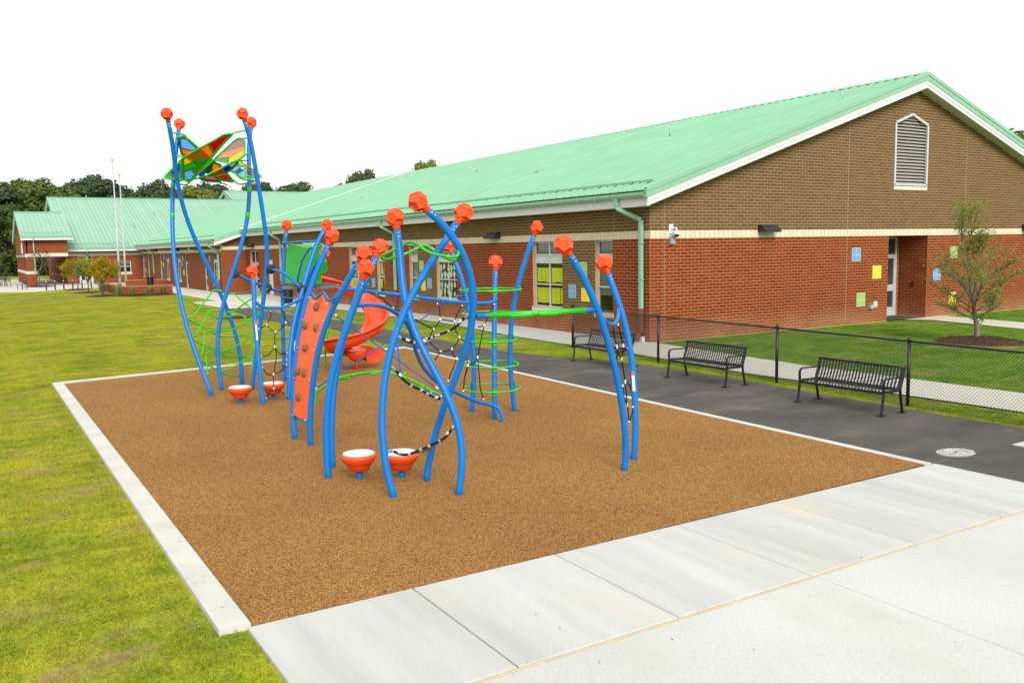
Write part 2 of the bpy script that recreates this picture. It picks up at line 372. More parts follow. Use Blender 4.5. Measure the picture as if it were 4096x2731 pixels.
M['leaf_pine'] = leafmat('pine_foliage', (.045, .078, .032), (.058, .095, .037), (.078, .115, .043), .3)
M['leaf_lime'] = leafmat('pale_foliage', (.14, .18, .03), (.19, .22, .038), (.24, .27, .05))
M['leaf_gold'] = leafmat('golden_green_foliage', (.34, .30, .010), (.46, .36, .012), (.50, .30, .014), .5)
M['leaf_oak'] = leafmat('sapling_foliage', (.14, .21, .03), (.20, .26, .045), (.28, .28, .06))
M['leaf_red'] = leafmat('plum_foliage', (.03, .012, .012), (.05, .018, .015), (.07, .03, .02))
M['leaf_grass'] = leafmat('ornamental_grass_blades', (.16, .20, .07), (.22, .26, .10), (.30, .32, .15))
M['bark'] = stone('grey_bark', (.14, .115, .085), .95, .6, 1.25, 6, 40, .8)
M['bark_w'] = stone('pale_sapling_bark', (.20, .165, .115), .95, .6, 1.3, 6, 40, .8)
M['mulch'] = stone('shredded_bark_mulch', (.055, .024, .015), .95, .5, 1.6, 14, 50, 1)
def stooltop():
    t = NT('white_hexagon_step_pad'); t.set(.6, .4)
    v = t.node('ShaderNodeTexVoronoi', Scale=7.5, Vector=t.pos()); v.feature = 'DISTANCE_TO_EDGE'
    t.col(t.ramp(v.outputs['Distance'], [(0, (.40, .40, .38)), (.035, (.70, .70, .67))])); t.bump(t.noise(90, 2), .3, .003); return t.m
M['pad'] = stooltop()
def greenpanel():
    """moulded sheet with raised hexagon relief"""
    t = NT('green_hexagon_panel'); t.set(.38, .3)
    v = t.node('ShaderNodeTexVoronoi', Scale=5.5, Vector=t.pos()); v.feature = 'DISTANCE_TO_EDGE'
    t.col((.008, .36, .012)); t.bump(t.ramp(v.outputs['Distance'], [(0, (1,1,1)), (.05, (0,0,0))]), .35, .01); return t.m
M['gpanel'] = greenpanel()
for n, c in (('tile_blue', (.13, .34, .58)), ('tile_yellow', (.80, .60, .008)), ('tile_green', (.28, .48, .13))): M[n] = paint('glazed_'+n, c, .3, .05, 9)
M['chalk'] = stone('white_chalk', (.58, .58, .5), .95, .7, 1.1, 20, 80, .2)
M['gold'] = paint('gold_finial', (.75, .45, .05), .3, .1, 8, metal=.8)
M['matt'] = paint('dark_door_mat', (.035, .036, .038), .9, .2, 20, .4, 120)
M['sticker'] = paint('white_safety_label', (.75, .75, .75), .4, .05, 10)
PT = {
'P1': [[4.109,18.587,0.0],[4.002,18.724,0.4],[3.905,18.878,0.802],[3.824,19.039,1.209],[3.763,19.201,1.624],[3.724,19.363,2.047],[3.709,19.523,2.477],[3.715,19.679,2.914],[3.743,19.833,3.357],[3.789,19.986,3.807],[3.853,20.137,4.261],[3.932,20.287,4.72],[4.026,20.436,5.183],[4.137,20.584,5.652]],
'P3': [[5.005,19.668,0.0],[5.005,19.697,0.498],[4.955,19.717,0.975],[4.856,19.74,1.438],[4.717,19.765,1.891],[4.552,19.786,2.336],[4.376,19.794,2.772],[4.207,19.781,3.197],[4.058,19.739,3.61],[3.939,19.663,4.012],[3.851,19.552,4.404],[3.788,19.412,4.794],[3.73,19.257,5.192],[3.647,19.109,5.616]],
'P2': [[4.46,19.217,0.0],[4.431,19.295,0.435],[4.438,19.357,0.874],[4.492,19.394,1.308],[4.591,19.406,1.735],[4.723,19.4,2.155],[4.873,19.385,2.572],[5.022,19.373,2.99],[5.152,19.377,3.414],[5.25,19.403,3.846],[5.312,19.455,4.288],[5.349,19.526,4.739],[5.383,19.6,5.189],[5.461,19.648,5.629]],
'P4': [[5.003,18.894,0.0],[5.086,18.876,0.461],[5.178,18.846,1.027],[5.262,18.804,1.58],[5.327,18.749,2.054],[5.369,18.685,2.434],[5.384,18.618,2.744],[5.375,18.552,3.031],[5.345,18.493,3.346],[5.296,18.445,3.729],[5.234,18.408,4.198],[5.16,18.377,4.727],[5.073,18.343,5.24],[4.971,18.292,5.592]],
'H': [[4.678,16.855,0.0],[4.669,16.887,0.187],[4.666,16.917,0.374],[4.665,16.948,0.561],[4.664,16.98,0.748],[4.663,17.014,0.934],[4.662,17.049,1.121],[4.662,17.084,1.309],[4.665,17.119,1.496],[4.671,17.153,1.684],[4.681,17.185,1.872],[4.693,17.218,2.061],[4.703,17.252,2.25],[4.707,17.29,2.438]],
'F1': [[5.254,17.126,0.0],[5.291,17.152,0.263],[5.32,17.201,0.528],[5.354,17.259,0.791],[5.401,17.318,1.054],[5.466,17.376,1.314],[5.547,17.433,1.573],[5.641,17.488,1.832],[5.744,17.545,2.09],[5.854,17.606,2.35],[5.968,17.67,2.61],[6.089,17.736,2.869],[6.225,17.799,3.126],[6.389,17.85,3.375]],
'F2': [[6.031,19.171,0.0],[6.042,19.172,0.225],[6.042,19.157,0.456],[6.042,19.127,0.688],[6.046,19.082,0.919],[6.057,19.02,1.147],[6.075,18.942,1.371],[6.099,18.85,1.593],[6.128,18.746,1.812],[6.161,18.63,2.027],[6.198,18.502,2.238],[6.242,18.361,2.442],[6.297,18.204,2.632],[6.373,18.024,2.802]],
'G': [[5.986,19.733,0.0],[5.996,19.761,0.262],[6.006,19.79,0.524],[6.016,19.819,0.786],[6.029,19.848,1.048],[6.044,19.876,1.311],[6.062,19.903,1.573],[6.083,19.928,1.835],[6.107,19.952,2.097],[6.133,19.976,2.36],[6.161,19.998,2.622],[6.193,20.018,2.884],[6.229,20.037,3.146],[6.271,20.052,3.408]],
'E1': [[4.191,13.411,0.0],[4.191,13.444,0.241],[4.206,13.471,0.481],[4.23,13.494,0.722],[4.261,13.515,0.962],[4.298,13.534,1.202],[4.341,13.55,1.441],[4.391,13.562,1.679],[4.452,13.57,1.914],[4.523,13.572,2.147],[4.606,13.567,2.377],[4.699,13.557,2.605],[4.8,13.542,2.829],[4.903,13.527,3.05]],
'E2': [[4.249,12.829,0.0],[4.254,12.845,0.228],[4.268,12.848,0.455],[4.289,12.839,0.683],[4.316,12.823,0.911],[4.347,12.798,1.137],[4.386,12.764,1.361],[4.433,12.72,1.582],[4.489,12.666,1.797],[4.557,12.601,2.005],[4.635,12.526,2.207],[4.721,12.44,2.402],[4.812,12.348,2.591],[4.902,12.254,2.776]],
'D': [[3.794,10.788,0.0],[3.792,10.814,0.203],[3.796,10.836,0.407],[3.807,10.854,0.61],[3.827,10.865,0.814],[3.856,10.87,1.016],[3.896,10.869,1.216],[3.945,10.861,1.414],[4.002,10.848,1.61],[4.067,10.829,1.803],[4.137,10.807,1.994],[4.208,10.783,2.184],[4.278,10.76,2.374],[4.342,10.742,2.567]],
'D2': [[4.041,11.306,0.0],[4.048,11.339,0.226],[4.065,11.372,0.451],[4.092,11.406,0.676],[4.128,11.439,0.901],[4.173,11.471,1.125],[4.229,11.499,1.347],[4.296,11.524,1.568],[4.375,11.545,1.786],[4.466,11.562,2.002],[4.568,11.575,2.216],[4.678,11.586,2.427],[4.792,11.597,2.639],[4.905,11.612,2.852]],
'A': [[4.136,9.473,0.0],[4.093,9.539,0.258],[4.076,9.594,0.521],[4.081,9.641,0.787],[4.107,9.679,1.054],[4.153,9.708,1.321],[4.218,9.728,1.584],[4.303,9.738,1.843],[4.408,9.737,2.095],[4.532,9.726,2.34],[4.674,9.706,2.578],[4.829,9.679,2.809],[4.992,9.649,3.037],[5.153,9.622,3.264]],
'B': [[4.821,9.125,0.0],[4.87,9.131,0.253],[4.897,9.157,0.511],[4.892,9.205,0.763],[4.855,9.274,1.005],[4.793,9.361,1.238],[4.717,9.457,1.465],[4.639,9.558,1.692],[4.571,9.654,1.923],[4.523,9.741,2.164],[4.501,9.816,2.417],[4.503,9.88,2.679],[4.516,9.938,2.943],[4.518,10.004,3.196]],
'C': [[4.783,9.933,0.0],[4.837,9.916,0.289],[4.896,9.875,0.572],[4.964,9.813,0.849],[5.04,9.733,1.122],[5.116,9.643,1.395],[5.18,9.55,1.67],[5.22,9.462,1.947],[5.225,9.388,2.224],[5.186,9.331,2.498],[5.098,9.296,2.763],[4.962,9.281,3.01],[4.785,9.28,3.228],[4.583,9.281,3.402]],
'R1': [[7.566,13.736,0.0],[7.599,13.745,0.225],[7.627,13.756,0.45],[7.65,13.771,0.675],[7.665,13.79,0.899],[7.673,13.814,1.125],[7.674,13.843,1.35],[7.669,13.876,1.575],[7.656,13.913,1.799],[7.637,13.954,2.021],[7.61,13.999,2.241],[7.573,14.05,2.458],[7.524,14.109,2.671],[7.457,14.178,2.879]],
'R2': [[7.564,12.907,0.0],[7.576,12.929,0.196],[7.592,12.952,0.392],[7.611,12.976,0.588],[7.631,13.003,0.783],[7.651,13.032,0.979],[7.672,13.062,1.175],[7.694,13.093,1.371],[7.718,13.126,1.567],[7.744,13.159,1.764],[7.771,13.192,1.961],[7.801,13.226,2.158],[7.832,13.261,2.356],[7.863,13.297,2.555]],
'R3': [[8.23,13.325,0.0],[8.221,13.358,0.247],[8.213,13.387,0.496],[8.211,13.409,0.746],[8.215,13.426,0.995],[8.228,13.435,1.245],[8.25,13.436,1.493],[8.282,13.43,1.74],[8.324,13.415,1.984],[8.375,13.393,2.226],[8.435,13.364,2.465],[8.502,13.328,2.7],[8.574,13.288,2.933],[8.649,13.244,3.162]],
'K1': [[7.162,8.868,0.0],[7.186,8.87,0.231],[7.185,8.874,0.463],[7.165,8.88,0.696],[7.132,8.886,0.927],[7.088,8.892,1.157],[7.033,8.897,1.385],[6.969,8.902,1.61],[6.896,8.906,1.832],[6.813,8.91,2.049],[6.72,8.915,2.261],[6.615,8.921,2.466],[6.498,8.93,2.662],[6.367,8.941,2.849]],
'K2': [[7.657,9.278,0.0],[7.686,9.286,0.202],[7.707,9.3,0.402],[7.722,9.318,0.602],[7.734,9.339,0.802],[7.741,9.362,1.003],[7.743,9.389,1.204],[7.74,9.42,1.405],[7.729,9.456,1.604],[7.71,9.497,1.801],[7.682,9.544,1.996],[7.646,9.595,2.189],[7.604,9.65,2.38],[7.56,9.707,2.57]],
'wave_13_0': [[3.674,19.408,2.088],[4.024,19.512,1.879],[4.383,19.623,1.613],[4.578,19.665,1.532],[4.755,19.7,1.539],[4.858,19.723,1.557]],
'wave_13_1': [[3.716,19.234,1.636],[4.089,19.392,1.427],[4.436,19.537,1.201],[4.613,19.6,1.111],[4.847,19.671,1.102],[4.954,19.706,1.117]],
'wave_13_2': [[3.782,19.064,1.209],[4.284,19.346,0.912],[4.673,19.54,0.705],[4.914,19.639,0.664],[5.022,19.683,0.639]],
'wave_13_3': [[3.88,18.889,0.784],[4.229,19.189,0.546],[4.533,19.429,0.352],[4.701,19.547,0.269],[4.959,19.709,0.206]],
'wave_34_0': [[4.696,19.758,2.003],[4.807,19.61,2.052],[4.879,19.513,2.053],[4.972,19.337,1.938],[5.093,19.099,1.773],[5.219,18.88,1.657],[5.289,18.784,1.671]],
'wave_34_1': [[4.848,19.73,1.552],[4.991,19.475,1.588],[5.043,19.359,1.548],[5.097,19.173,1.429],[5.141,19.004,1.316],[5.221,18.824,1.256]],
'wave_34_2': [[4.954,19.707,1.11],[5.077,19.422,1.143],[5.132,19.271,1.114],[5.121,19.079,0.971],[5.128,18.868,0.831]],
'wave_34_3': [[5.033,19.676,0.638],[5.108,19.445,0.667],[5.145,19.312,0.652],[5.127,19.172,0.569],[5.056,18.939,0.416],[5.071,18.882,0.409]],
'wave_12_0': [[3.834,19.157,1.622],[3.94,19.174,1.639],[4.064,19.244,1.77],[4.216,19.324,1.925],[4.412,19.427,2.128],[4.486,19.438,2.149],[4.629,19.452,2.123]],
'wave_12_1': [[3.902,18.994,1.218],[4.002,19.067,1.312],[4.147,19.218,1.506],[4.279,19.352,1.682],[4.37,19.388,1.723],[4.543,19.43,1.7]],
'wave_12_2': [[3.973,18.843,0.828],[4.043,18.937,0.919],[4.121,19.142,1.109],[4.187,19.3,1.259],[4.279,19.344,1.286],[4.458,19.411,1.282]],
'wave_12_3': [[4.055,18.699,0.43],[4.098,18.864,0.544],[4.147,19.167,0.747],[4.215,19.269,0.828],[4.403,19.374,0.84]],
'wave_24_0': [[4.675,19.344,1.673],[4.772,19.255,1.685],[4.871,19.166,1.757],[5.071,18.988,1.924],[5.307,18.776,2.09],[5.395,18.697,2.16]],
'wave_24_1': [[4.529,19.365,1.269],[4.718,19.216,1.291],[4.841,19.124,1.363],[5.107,18.927,1.54],[5.351,18.745,1.705]],
'wave_24_2': [[4.496,19.317,0.838],[4.648,19.208,0.873],[4.814,19.096,0.967],[5.085,18.915,1.156],[5.231,18.818,1.251]],
'wave_24_3': [[4.506,19.249,0.431],[4.619,19.175,0.453],[4.788,19.073,0.559],[4.999,18.944,0.688],[5.146,18.854,0.77]],
'wing_a': {"outline":[[3.931,19.201,4.918],[4.151,18.928,5.063],[4.467,18.558,5.253],[4.551,18.45,5.311],[4.626,18.392,5.329],[4.721,18.348,5.326],[4.584,18.625,5.14],[4.416,18.999,4.881],[4.269,19.325,4.657],[4.12,19.613,4.465],[4.015,19.626,4.501],[3.978,19.61,4.532],[3.903,19.279,4.861]],"panels":[["red",[[4.352,18.712,5.166],[4.476,18.562,5.245],[4.571,18.466,5.288],[4.657,18.415,5.295],[4.458,18.818,5.024]]],["orange",[[4.178,18.924,5.055],[4.313,18.758,5.142],[4.437,18.874,4.984],[4.394,18.977,4.91],[4.18,19.078,4.916],[4.201,18.995,4.981]]],["orange",[[3.949,19.183,4.926],[4.147,18.957,5.039],[4.164,19.059,4.941],[4.124,19.138,4.888],[3.979,19.15,4.942]]],["yellow",[[3.941,19.242,4.877],[3.988,19.15,4.938],[4.116,19.165,4.867],[4.062,19.238,4.826],[3.961,19.348,4.773]]],["green",[[3.965,19.375,4.748],[4.132,19.185,4.842],[4.195,19.201,4.8],[4.208,19.223,4.775],[4.095,19.343,4.717],[3.982,19.46,4.664]]],["green",[[4.216,19.163,4.825],[4.4,19.012,4.877],[4.355,19.104,4.815],[4.237,19.189,4.791]]],["skyblue",[[3.986,19.491,4.634],[4.093,19.387,4.679],[4.175,19.432,4.602],[4.113,19.573,4.504],[4.014,19.617,4.51]]]],"ribs":[]},
'wing_b': {"outline":[[4.044,20.259,5.432],[4.039,20.087,5.441],[4.068,19.775,5.421],[4.125,19.668,5.37],[4.328,19.643,5.181],[4.575,19.601,4.952],[4.773,19.572,4.768],[5.049,19.743,4.507],[5.016,20.151,4.529],[4.951,20.478,4.583],[4.785,20.787,4.732],[4.545,20.892,4.952],[4.318,21.155,5.158],[4.215,20.92,5.259]],"panels":[["skyblue",[[4.095,20.246,5.386],[4.085,20.1,5.398],[4.125,19.805,5.366],[4.323,19.834,5.182],[4.322,20.186,5.175],[4.196,20.672,5.282]]],["orange",[[4.214,20.768,5.263],[4.328,20.259,5.168],[4.335,20.763,5.15],[4.3,21.056,5.177]]],["green",[[4.493,20.633,5.006],[4.565,19.763,4.958],[4.628,19.725,4.9],[4.644,20.562,4.868],[4.572,20.84,4.929]]],["green",[[4.631,19.616,4.899],[4.702,19.337,4.839],[4.791,19.414,4.755],[4.761,19.596,4.779]]],["orange",[[4.658,19.901,4.869],[4.704,19.581,4.833],[4.775,19.738,4.763],[4.78,20.338,4.745],[4.709,20.157,4.816]]],["red",[[4.884,20.428,4.647],[4.899,19.786,4.646],[5.004,19.843,4.547],[4.976,20.177,4.566]]]],"ribs":[]},
'wing_c': {"outline":[[4.997,19.078,5.328],[5.06,18.925,5.318],[5.082,18.839,5.287],[5.076,18.763,5.205],[5.023,18.639,4.98],[4.994,18.644,4.924],[4.898,18.781,4.847],[4.755,19.032,4.777],[4.587,19.314,4.684],[4.448,19.534,4.595],[4.329,19.76,4.552],[4.269,19.909,4.562],[4.464,19.687,4.768],[4.635,19.499,4.955],[4.834,19.274,5.165]],"panels":[["mauve",[[5.003,19.034,5.3],[5.061,18.899,5.297],[5.068,18.829,5.248],[5.049,18.78,5.164],[4.766,19.32,5.064],[4.849,19.225,5.151]]],["peach",[[4.75,19.337,5.046],[5.047,18.774,5.155],[5.03,18.723,5.071],[4.854,19.02,4.973],[4.824,19.055,4.943],[4.655,19.462,4.961]]],["paleyellow",[[5.028,18.711,5.056],[5.016,18.647,4.971],[4.981,18.666,4.917],[4.899,18.784,4.852],[4.778,19.008,4.803],[4.793,19.07,4.893],[4.836,19.029,4.946]]],["palegreen",[[4.647,19.471,4.954],[4.805,19.091,4.937],[4.772,19.022,4.804],[4.613,19.497,4.907]]],["darkgreen",[[4.452,19.683,4.739],[4.58,19.523,4.861],[4.547,19.482,4.753],[4.492,19.472,4.629],[4.409,19.711,4.674]]],["blue",[[4.349,19.791,4.621],[4.39,19.752,4.672],[4.427,19.633,4.639],[4.407,19.637,4.601],[4.355,19.742,4.589]]]],"ribs":[]},
'wing_d': {"outline":[[4.194,18.377,4.502],[4.46,18.285,4.648],[4.718,18.195,4.791],[4.78,18.266,4.773],[4.789,18.326,4.743],[4.697,18.46,4.635],[4.6,18.515,4.569],[4.432,18.492,4.522],[4.244,18.451,4.478]],"panels":[["orangered",[[4.23,18.402,4.5],[4.468,18.303,4.641],[4.574,18.481,4.579],[4.454,18.469,4.543],[4.246,18.418,4.498]]],["indigo",[[4.486,18.305,4.647],[4.582,18.271,4.7],[4.683,18.397,4.665],[4.581,18.471,4.587]]],["lilac",[[4.601,18.273,4.705],[4.727,18.233,4.773],[4.755,18.295,4.748],[4.691,18.373,4.681]]]],"ribs":[]},
'wing_e': {"outline":[[4.712,18.559,4.63],[4.871,18.763,4.776],[5.003,18.898,4.871],[5.022,18.809,4.803],[5.01,18.613,4.658],[4.984,18.406,4.504],[4.954,18.369,4.477],[4.865,18.373,4.484],[4.784,18.465,4.557]],"panels":[["paleyellow",[[4.927,18.798,4.799],[4.992,18.862,4.844],[4.997,18.722,4.74],[4.933,18.757,4.768]]],["palegreen",[[4.864,18.707,4.734],[4.918,18.769,4.778],[4.992,18.708,4.729],[4.936,18.674,4.706]]],["paleblue",[[4.733,18.568,4.636],[4.85,18.691,4.723],[4.913,18.657,4.695],[4.791,18.52,4.598]]],["midblue",[[4.782,18.519,4.597],[4.897,18.635,4.679],[4.977,18.596,4.646],[4.829,18.463,4.554]]],["paleblue",[[4.827,18.456,4.548],[4.963,18.58,4.635],[4.984,18.528,4.595],[4.96,18.403,4.503],[4.881,18.394,4.5]]]],"ribs":[]},
'wing_f': {"outline":[[5.121,19.062,4.792],[5.179,18.886,4.741],[5.216,18.63,4.629],[5.262,18.334,4.501],[5.166,18.469,4.5],[5.123,18.548,4.509],[5.074,18.684,4.546]],"panels":[["pink",[[5.124,19.007,4.764],[5.203,18.71,4.662],[5.189,18.635,4.61],[5.107,18.825,4.651]]],["lilac",[[5.101,18.806,4.635],[5.189,18.605,4.594],[5.174,18.495,4.52],[5.127,18.56,4.52],[5.078,18.697,4.556]]]],"ribs":[]},
'wing_g': {"outline":[[3.61,19.594,4.553],[3.805,19.825,4.735],[3.939,19.975,4.851],[4.08,20.107,4.943],[3.981,19.679,4.509],[3.776,19.6,4.498],[3.621,19.567,4.519]],"panels":[["blue",[[3.704,19.663,4.593],[3.813,19.787,4.69],[3.986,19.966,4.823],[3.95,19.823,4.678],[3.808,19.73,4.629]]],["magenta",[[3.691,19.626,4.558],[3.803,19.71,4.609],[3.947,19.807,4.663],[3.92,19.683,4.536],[3.785,19.635,4.533]]]],"ribs":[]},
'wing_h': {"outline":[[4.391,19.915,4.565],[4.549,19.852,4.613],[4.727,19.935,4.595],[4.856,20.111,4.529],[4.829,20.143,4.511],[4.511,20.043,4.52]],"panels":[["magenta",[[4.516,19.972,4.554],[4.505,19.872,4.599],[4.552,19.871,4.605],[4.711,19.951,4.586],[4.797,20.037,4.556],[4.72,20.039,4.547]]]],"ribs":[]},
'arm_0': [[3.719,19.164,5.407],[4.025,19.602,5.431],[4.159,19.829,5.39]],
'arm_1': [[4.999,18.33,5.421],[4.772,18.4,5.366],[4.728,18.408,5.329]],
'arm_2': [[3.795,19.328,4.961],[3.862,19.269,4.958],[3.935,19.199,4.923]],
'arm_3': [[5.059,18.4,4.958],[5.018,18.624,4.951],[5.001,18.778,4.91]],
'arm_4': [[5.373,19.659,5.43],[5.064,19.186,5.362],[4.995,19.07,5.327]],
'arm_5': [[5.337,19.577,4.945],[5.094,19.139,4.891],[5.02,18.999,4.885]],
'arm_6': [[5.292,19.501,4.452],[5.138,19.652,4.435],[5.055,19.76,4.533]],
'arm_7': [[4.0,20.123,4.437],[4.081,19.841,4.41],[4.111,19.708,4.449],[4.13,19.614,4.48]],
'arm_8': [[4.022,20.302,4.878],[3.936,19.542,4.835]],
'arm_9': [[5.159,18.413,4.486],[4.937,18.483,4.44],[4.722,18.561,4.635]],
'arm_10': [[3.873,19.498,4.493],[4.104,19.628,4.461]],
'bar_a': [[5.405,18.632,2.601],[5.504,18.414,2.557],[5.606,18.177,2.492],[5.702,17.876,2.344],[5.785,17.553,2.157]],
'bar_b': [[4.867,19.377,2.511],[5.141,19.53,2.378],[5.448,19.685,2.252],[5.762,19.836,2.123],[6.068,19.967,2.03]],
'rings': [[5.546,18.607,2.546],[5.761,17.568,2.141],[4.908,19.35,2.503],[5.785,19.676,2.09]],
'hbar': [[4.726,17.179,1.972],[4.809,17.216,1.9],[4.998,17.267,1.84],[5.216,17.323,1.831],[5.443,17.39,1.883],[5.762,17.498,2.012]],
'net_h': [[[5.026,17.293,1.797],[5.013,17.271,1.666],[4.912,17.215,1.524]],[[5.33,17.391,1.799],[5.331,17.373,1.642],[5.344,17.363,1.529]],[[4.912,17.215,1.524],[4.822,17.175,1.48],[4.726,17.136,1.46]],[[5.344,17.363,1.529],[5.411,17.379,1.484],[5.503,17.405,1.458]],[[4.912,17.215,1.524],[4.989,17.227,1.426],[5.096,17.257,1.372]],[[5.344,17.363,1.529],[5.24,17.315,1.426],[5.096,17.257,1.372]],[[5.096,17.257,1.372],[5.063,17.222,1.221],[5.048,17.193,1.079]],[[5.048,17.193,1.079],[4.913,17.118,0.952],[4.822,17.077,0.923],[4.717,17.036,0.935]],[[5.048,17.193,1.079],[5.116,17.199,0.962],[5.199,17.222,0.915],[5.324,17.27,0.928]],[[5.048,17.193,1.079],[5.064,17.171,0.913],[5.03,17.131,0.763],[4.958,17.066,0.549]],[[4.958,17.066,0.549],[4.821,17.014,0.572],[4.724,16.999,0.714]],[[4.958,17.066,0.549],[5.125,17.137,0.586],[5.278,17.215,0.7]],[[4.958,17.066,0.549],[4.943,17.037,0.402],[4.94,17.017,0.272]],[[4.94,17.017,0.272],[4.82,16.958,0.203],[4.741,16.907,0.107]],[[4.94,17.017,0.272],[5.086,17.069,0.194],[5.215,17.114,0.092]]],
'ubar_k': [[6.861,8.887,2.018],[6.972,8.979,1.964],[7.139,9.087,1.924],[7.297,9.196,1.942],[7.465,9.36,2.004],[7.646,9.58,2.092]],
'net_k': [[[7.235,9.188,1.912],[7.204,9.126,1.784],[7.235,9.106,1.621]],[[7.44,9.336,1.899],[7.453,9.301,1.754],[7.489,9.285,1.596]],[[7.235,9.106,1.621],[7.259,9.1,1.523],[7.349,9.148,1.444]],[[7.489,9.285,1.596],[7.42,9.215,1.51],[7.349,9.148,1.444]],[[7.489,9.285,1.596],[7.561,9.327,1.557],[7.646,9.385,1.546]],[[7.349,9.148,1.444],[7.359,9.125,1.29],[7.382,9.115,1.134]],[[7.382,9.115,1.134],[7.532,9.217,1.068],[7.604,9.259,0.976],[7.655,9.297,0.976]],[[7.382,9.115,1.134],[7.377,9.089,0.982],[7.377,9.068,0.829]],[[7.377,9.068,0.829],[7.266,8.996,0.948],[7.261,9.02,1.118]],[[7.635,9.261,0.752],[7.571,9.205,0.668],[7.411,9.072,0.58]],[[7.377,9.068,0.829],[7.402,9.075,0.708],[7.411,9.072,0.58]]],
'beam': [[5.266,9.389,2.12],[5.414,9.343,2.122],[6.616,8.963,2.145],[6.763,8.916,2.153]],
'topbar': [[4.725,12.439,2.391],[5.055,12.523,2.339],[5.799,12.742,2.232],[6.587,12.933,2.108],[7.177,13.052,2.028],[7.543,13.118,2.008],[7.731,13.153,2.023],[7.79,13.175,2.056],[7.806,13.205,2.089]],
'lowbar': [[4.233,10.774,2.238],[4.385,10.865,2.232],[4.597,10.988,2.216],[4.834,11.121,2.16],[5.064,11.261,2.046],[5.274,11.416,1.885],[5.433,11.594,1.682],[5.569,11.791,1.456],[5.762,11.994,1.2],[5.935,12.118,1.033],[6.088,12.211,0.908],[6.291,12.307,0.784],[6.496,12.397,0.67],[6.76,12.501,0.545],[7.088,12.62,0.397],[7.389,12.716,0.296],[7.491,12.656,0.239],[7.53,12.618,0.13],[7.539,12.596,0.0]],
'net_main': [[[5.254,12.459,2.291],[5.102,11.509,2.124]],[[5.102,11.509,2.124],[5.701,12.145,1.9],[6.288,12.629,1.67]],[[6.502,12.89,2.067],[6.521,12.846,1.949],[6.488,12.777,1.808]],[[7.034,13.01,1.999],[6.91,12.942,1.887],[6.801,12.865,1.748]],[[6.488,12.777,1.808],[6.801,12.865,1.748]],[[6.488,12.777,1.808],[6.399,12.707,1.727],[6.288,12.629,1.67]],[[6.288,12.629,1.67],[6.105,12.451,1.522]],[[6.105,12.451,1.522],[5.942,12.281,1.45],[5.811,12.13,1.439]],[[6.801,12.865,1.748],[6.792,12.815,1.603],[6.855,12.802,1.488]],[[6.855,12.802,1.488],[6.91,12.808,1.442],[6.996,12.831,1.419]],[[6.855,12.802,1.488],[6.768,12.742,1.396],[6.63,12.662,1.321]],[[6.105,12.451,1.522],[6.215,12.479,1.404],[6.357,12.528,1.317]],[[6.357,12.528,1.317],[6.49,12.59,1.301],[6.63,12.662,1.321]],[[6.63,12.662,1.321],[6.637,12.64,1.24],[6.711,12.647,1.159]],[[6.996,12.831,1.419],[6.964,12.796,1.331],[6.901,12.744,1.228]],[[6.901,12.744,1.228],[6.811,12.696,1.183],[6.711,12.647,1.159]],[[6.357,12.528,1.317],[6.215,12.412,1.223],[6.12,12.327,1.175]],[[6.705,12.643,1.153],[6.407,12.395,0.839]],[[6.901,12.744,1.228],[6.96,12.711,1.019]],[[6.96,12.711,1.019],[6.82,12.599,0.813],[6.754,12.518,0.622]],[[7.738,13.147,1.987],[7.575,13.074,1.786],[7.451,13.013,1.636]],[[7.451,13.013,1.636],[7.264,12.959,1.602]],[[7.451,13.013,1.636],[7.32,12.918,1.368],[7.204,12.824,1.115]],[[7.204,12.824,1.115],[7.084,12.762,1.034],[6.941,12.703,1.016]],[[6.941,12.703,1.016],[6.823,12.605,0.833],[6.746,12.513,0.619]],[[7.204,12.824,1.115],[7.183,12.741,0.784],[7.175,12.697,0.595],[7.219,12.674,0.41]]],
'cable_a': [[4.612,12.567,2.001],[5.349,10.639,1.046]],
'cable_b': [[4.332,12.813,0.854],[7.316,13.925,2.053]],
'stub': [[7.37,13.897,2.096],[7.61,13.981,2.098]],
'ringlv': [[2.204,[[7.615,13.991],[7.808,13.234],[8.37,13.395]]],[1.788,[[7.657,13.911],[7.747,13.163],[8.29,13.427]]],[1.329,[[7.674,13.84],[7.689,13.087],[8.236,13.435]]],[0.89,[[7.665,13.789],[7.642,13.019],[8.214,13.419]]],[0.47,[[7.629,13.757],[7.6,12.962],[8.214,13.384]]]],
'arch': [[5.479,16.206,0.007],[5.492,16.218,0.171],[5.534,16.187,0.258],[5.662,16.069,0.377],[5.855,15.884,0.513],[6.08,15.657,0.602],[6.334,15.39,0.658],[6.495,15.218,0.668],[6.65,15.043,0.635],[6.835,14.826,0.547],[7.016,14.609,0.431],[7.161,14.43,0.312],[7.258,14.312,0.247],[7.319,14.231,0.168],[7.321,14.202,0.0]],
'pegs': [[[6.172,15.562,0.631],[6.01,15.531,0.615]],[[6.477,15.237,0.67],[6.292,15.229,0.644]],[[6.743,14.935,0.591],[6.864,15.017,0.631]],[[7.057,14.56,0.407],[6.876,14.482,0.413]],[[5.855,15.883,0.5],[6.074,15.917,0.501]],[[6.876,14.482,0.413],[6.799,14.546,0.455]]],
'step_low': [[4.147,9.557,0.554],[4.872,9.891,0.503],[4.841,9.245,0.806]],
'step_mid': [[4.265,9.687,1.531],[5.055,9.715,1.183],[4.755,9.37,1.172]],
'step_top': [[4.373,9.707,1.894],[5.176,9.441,2.136],[4.594,9.633,1.892]],
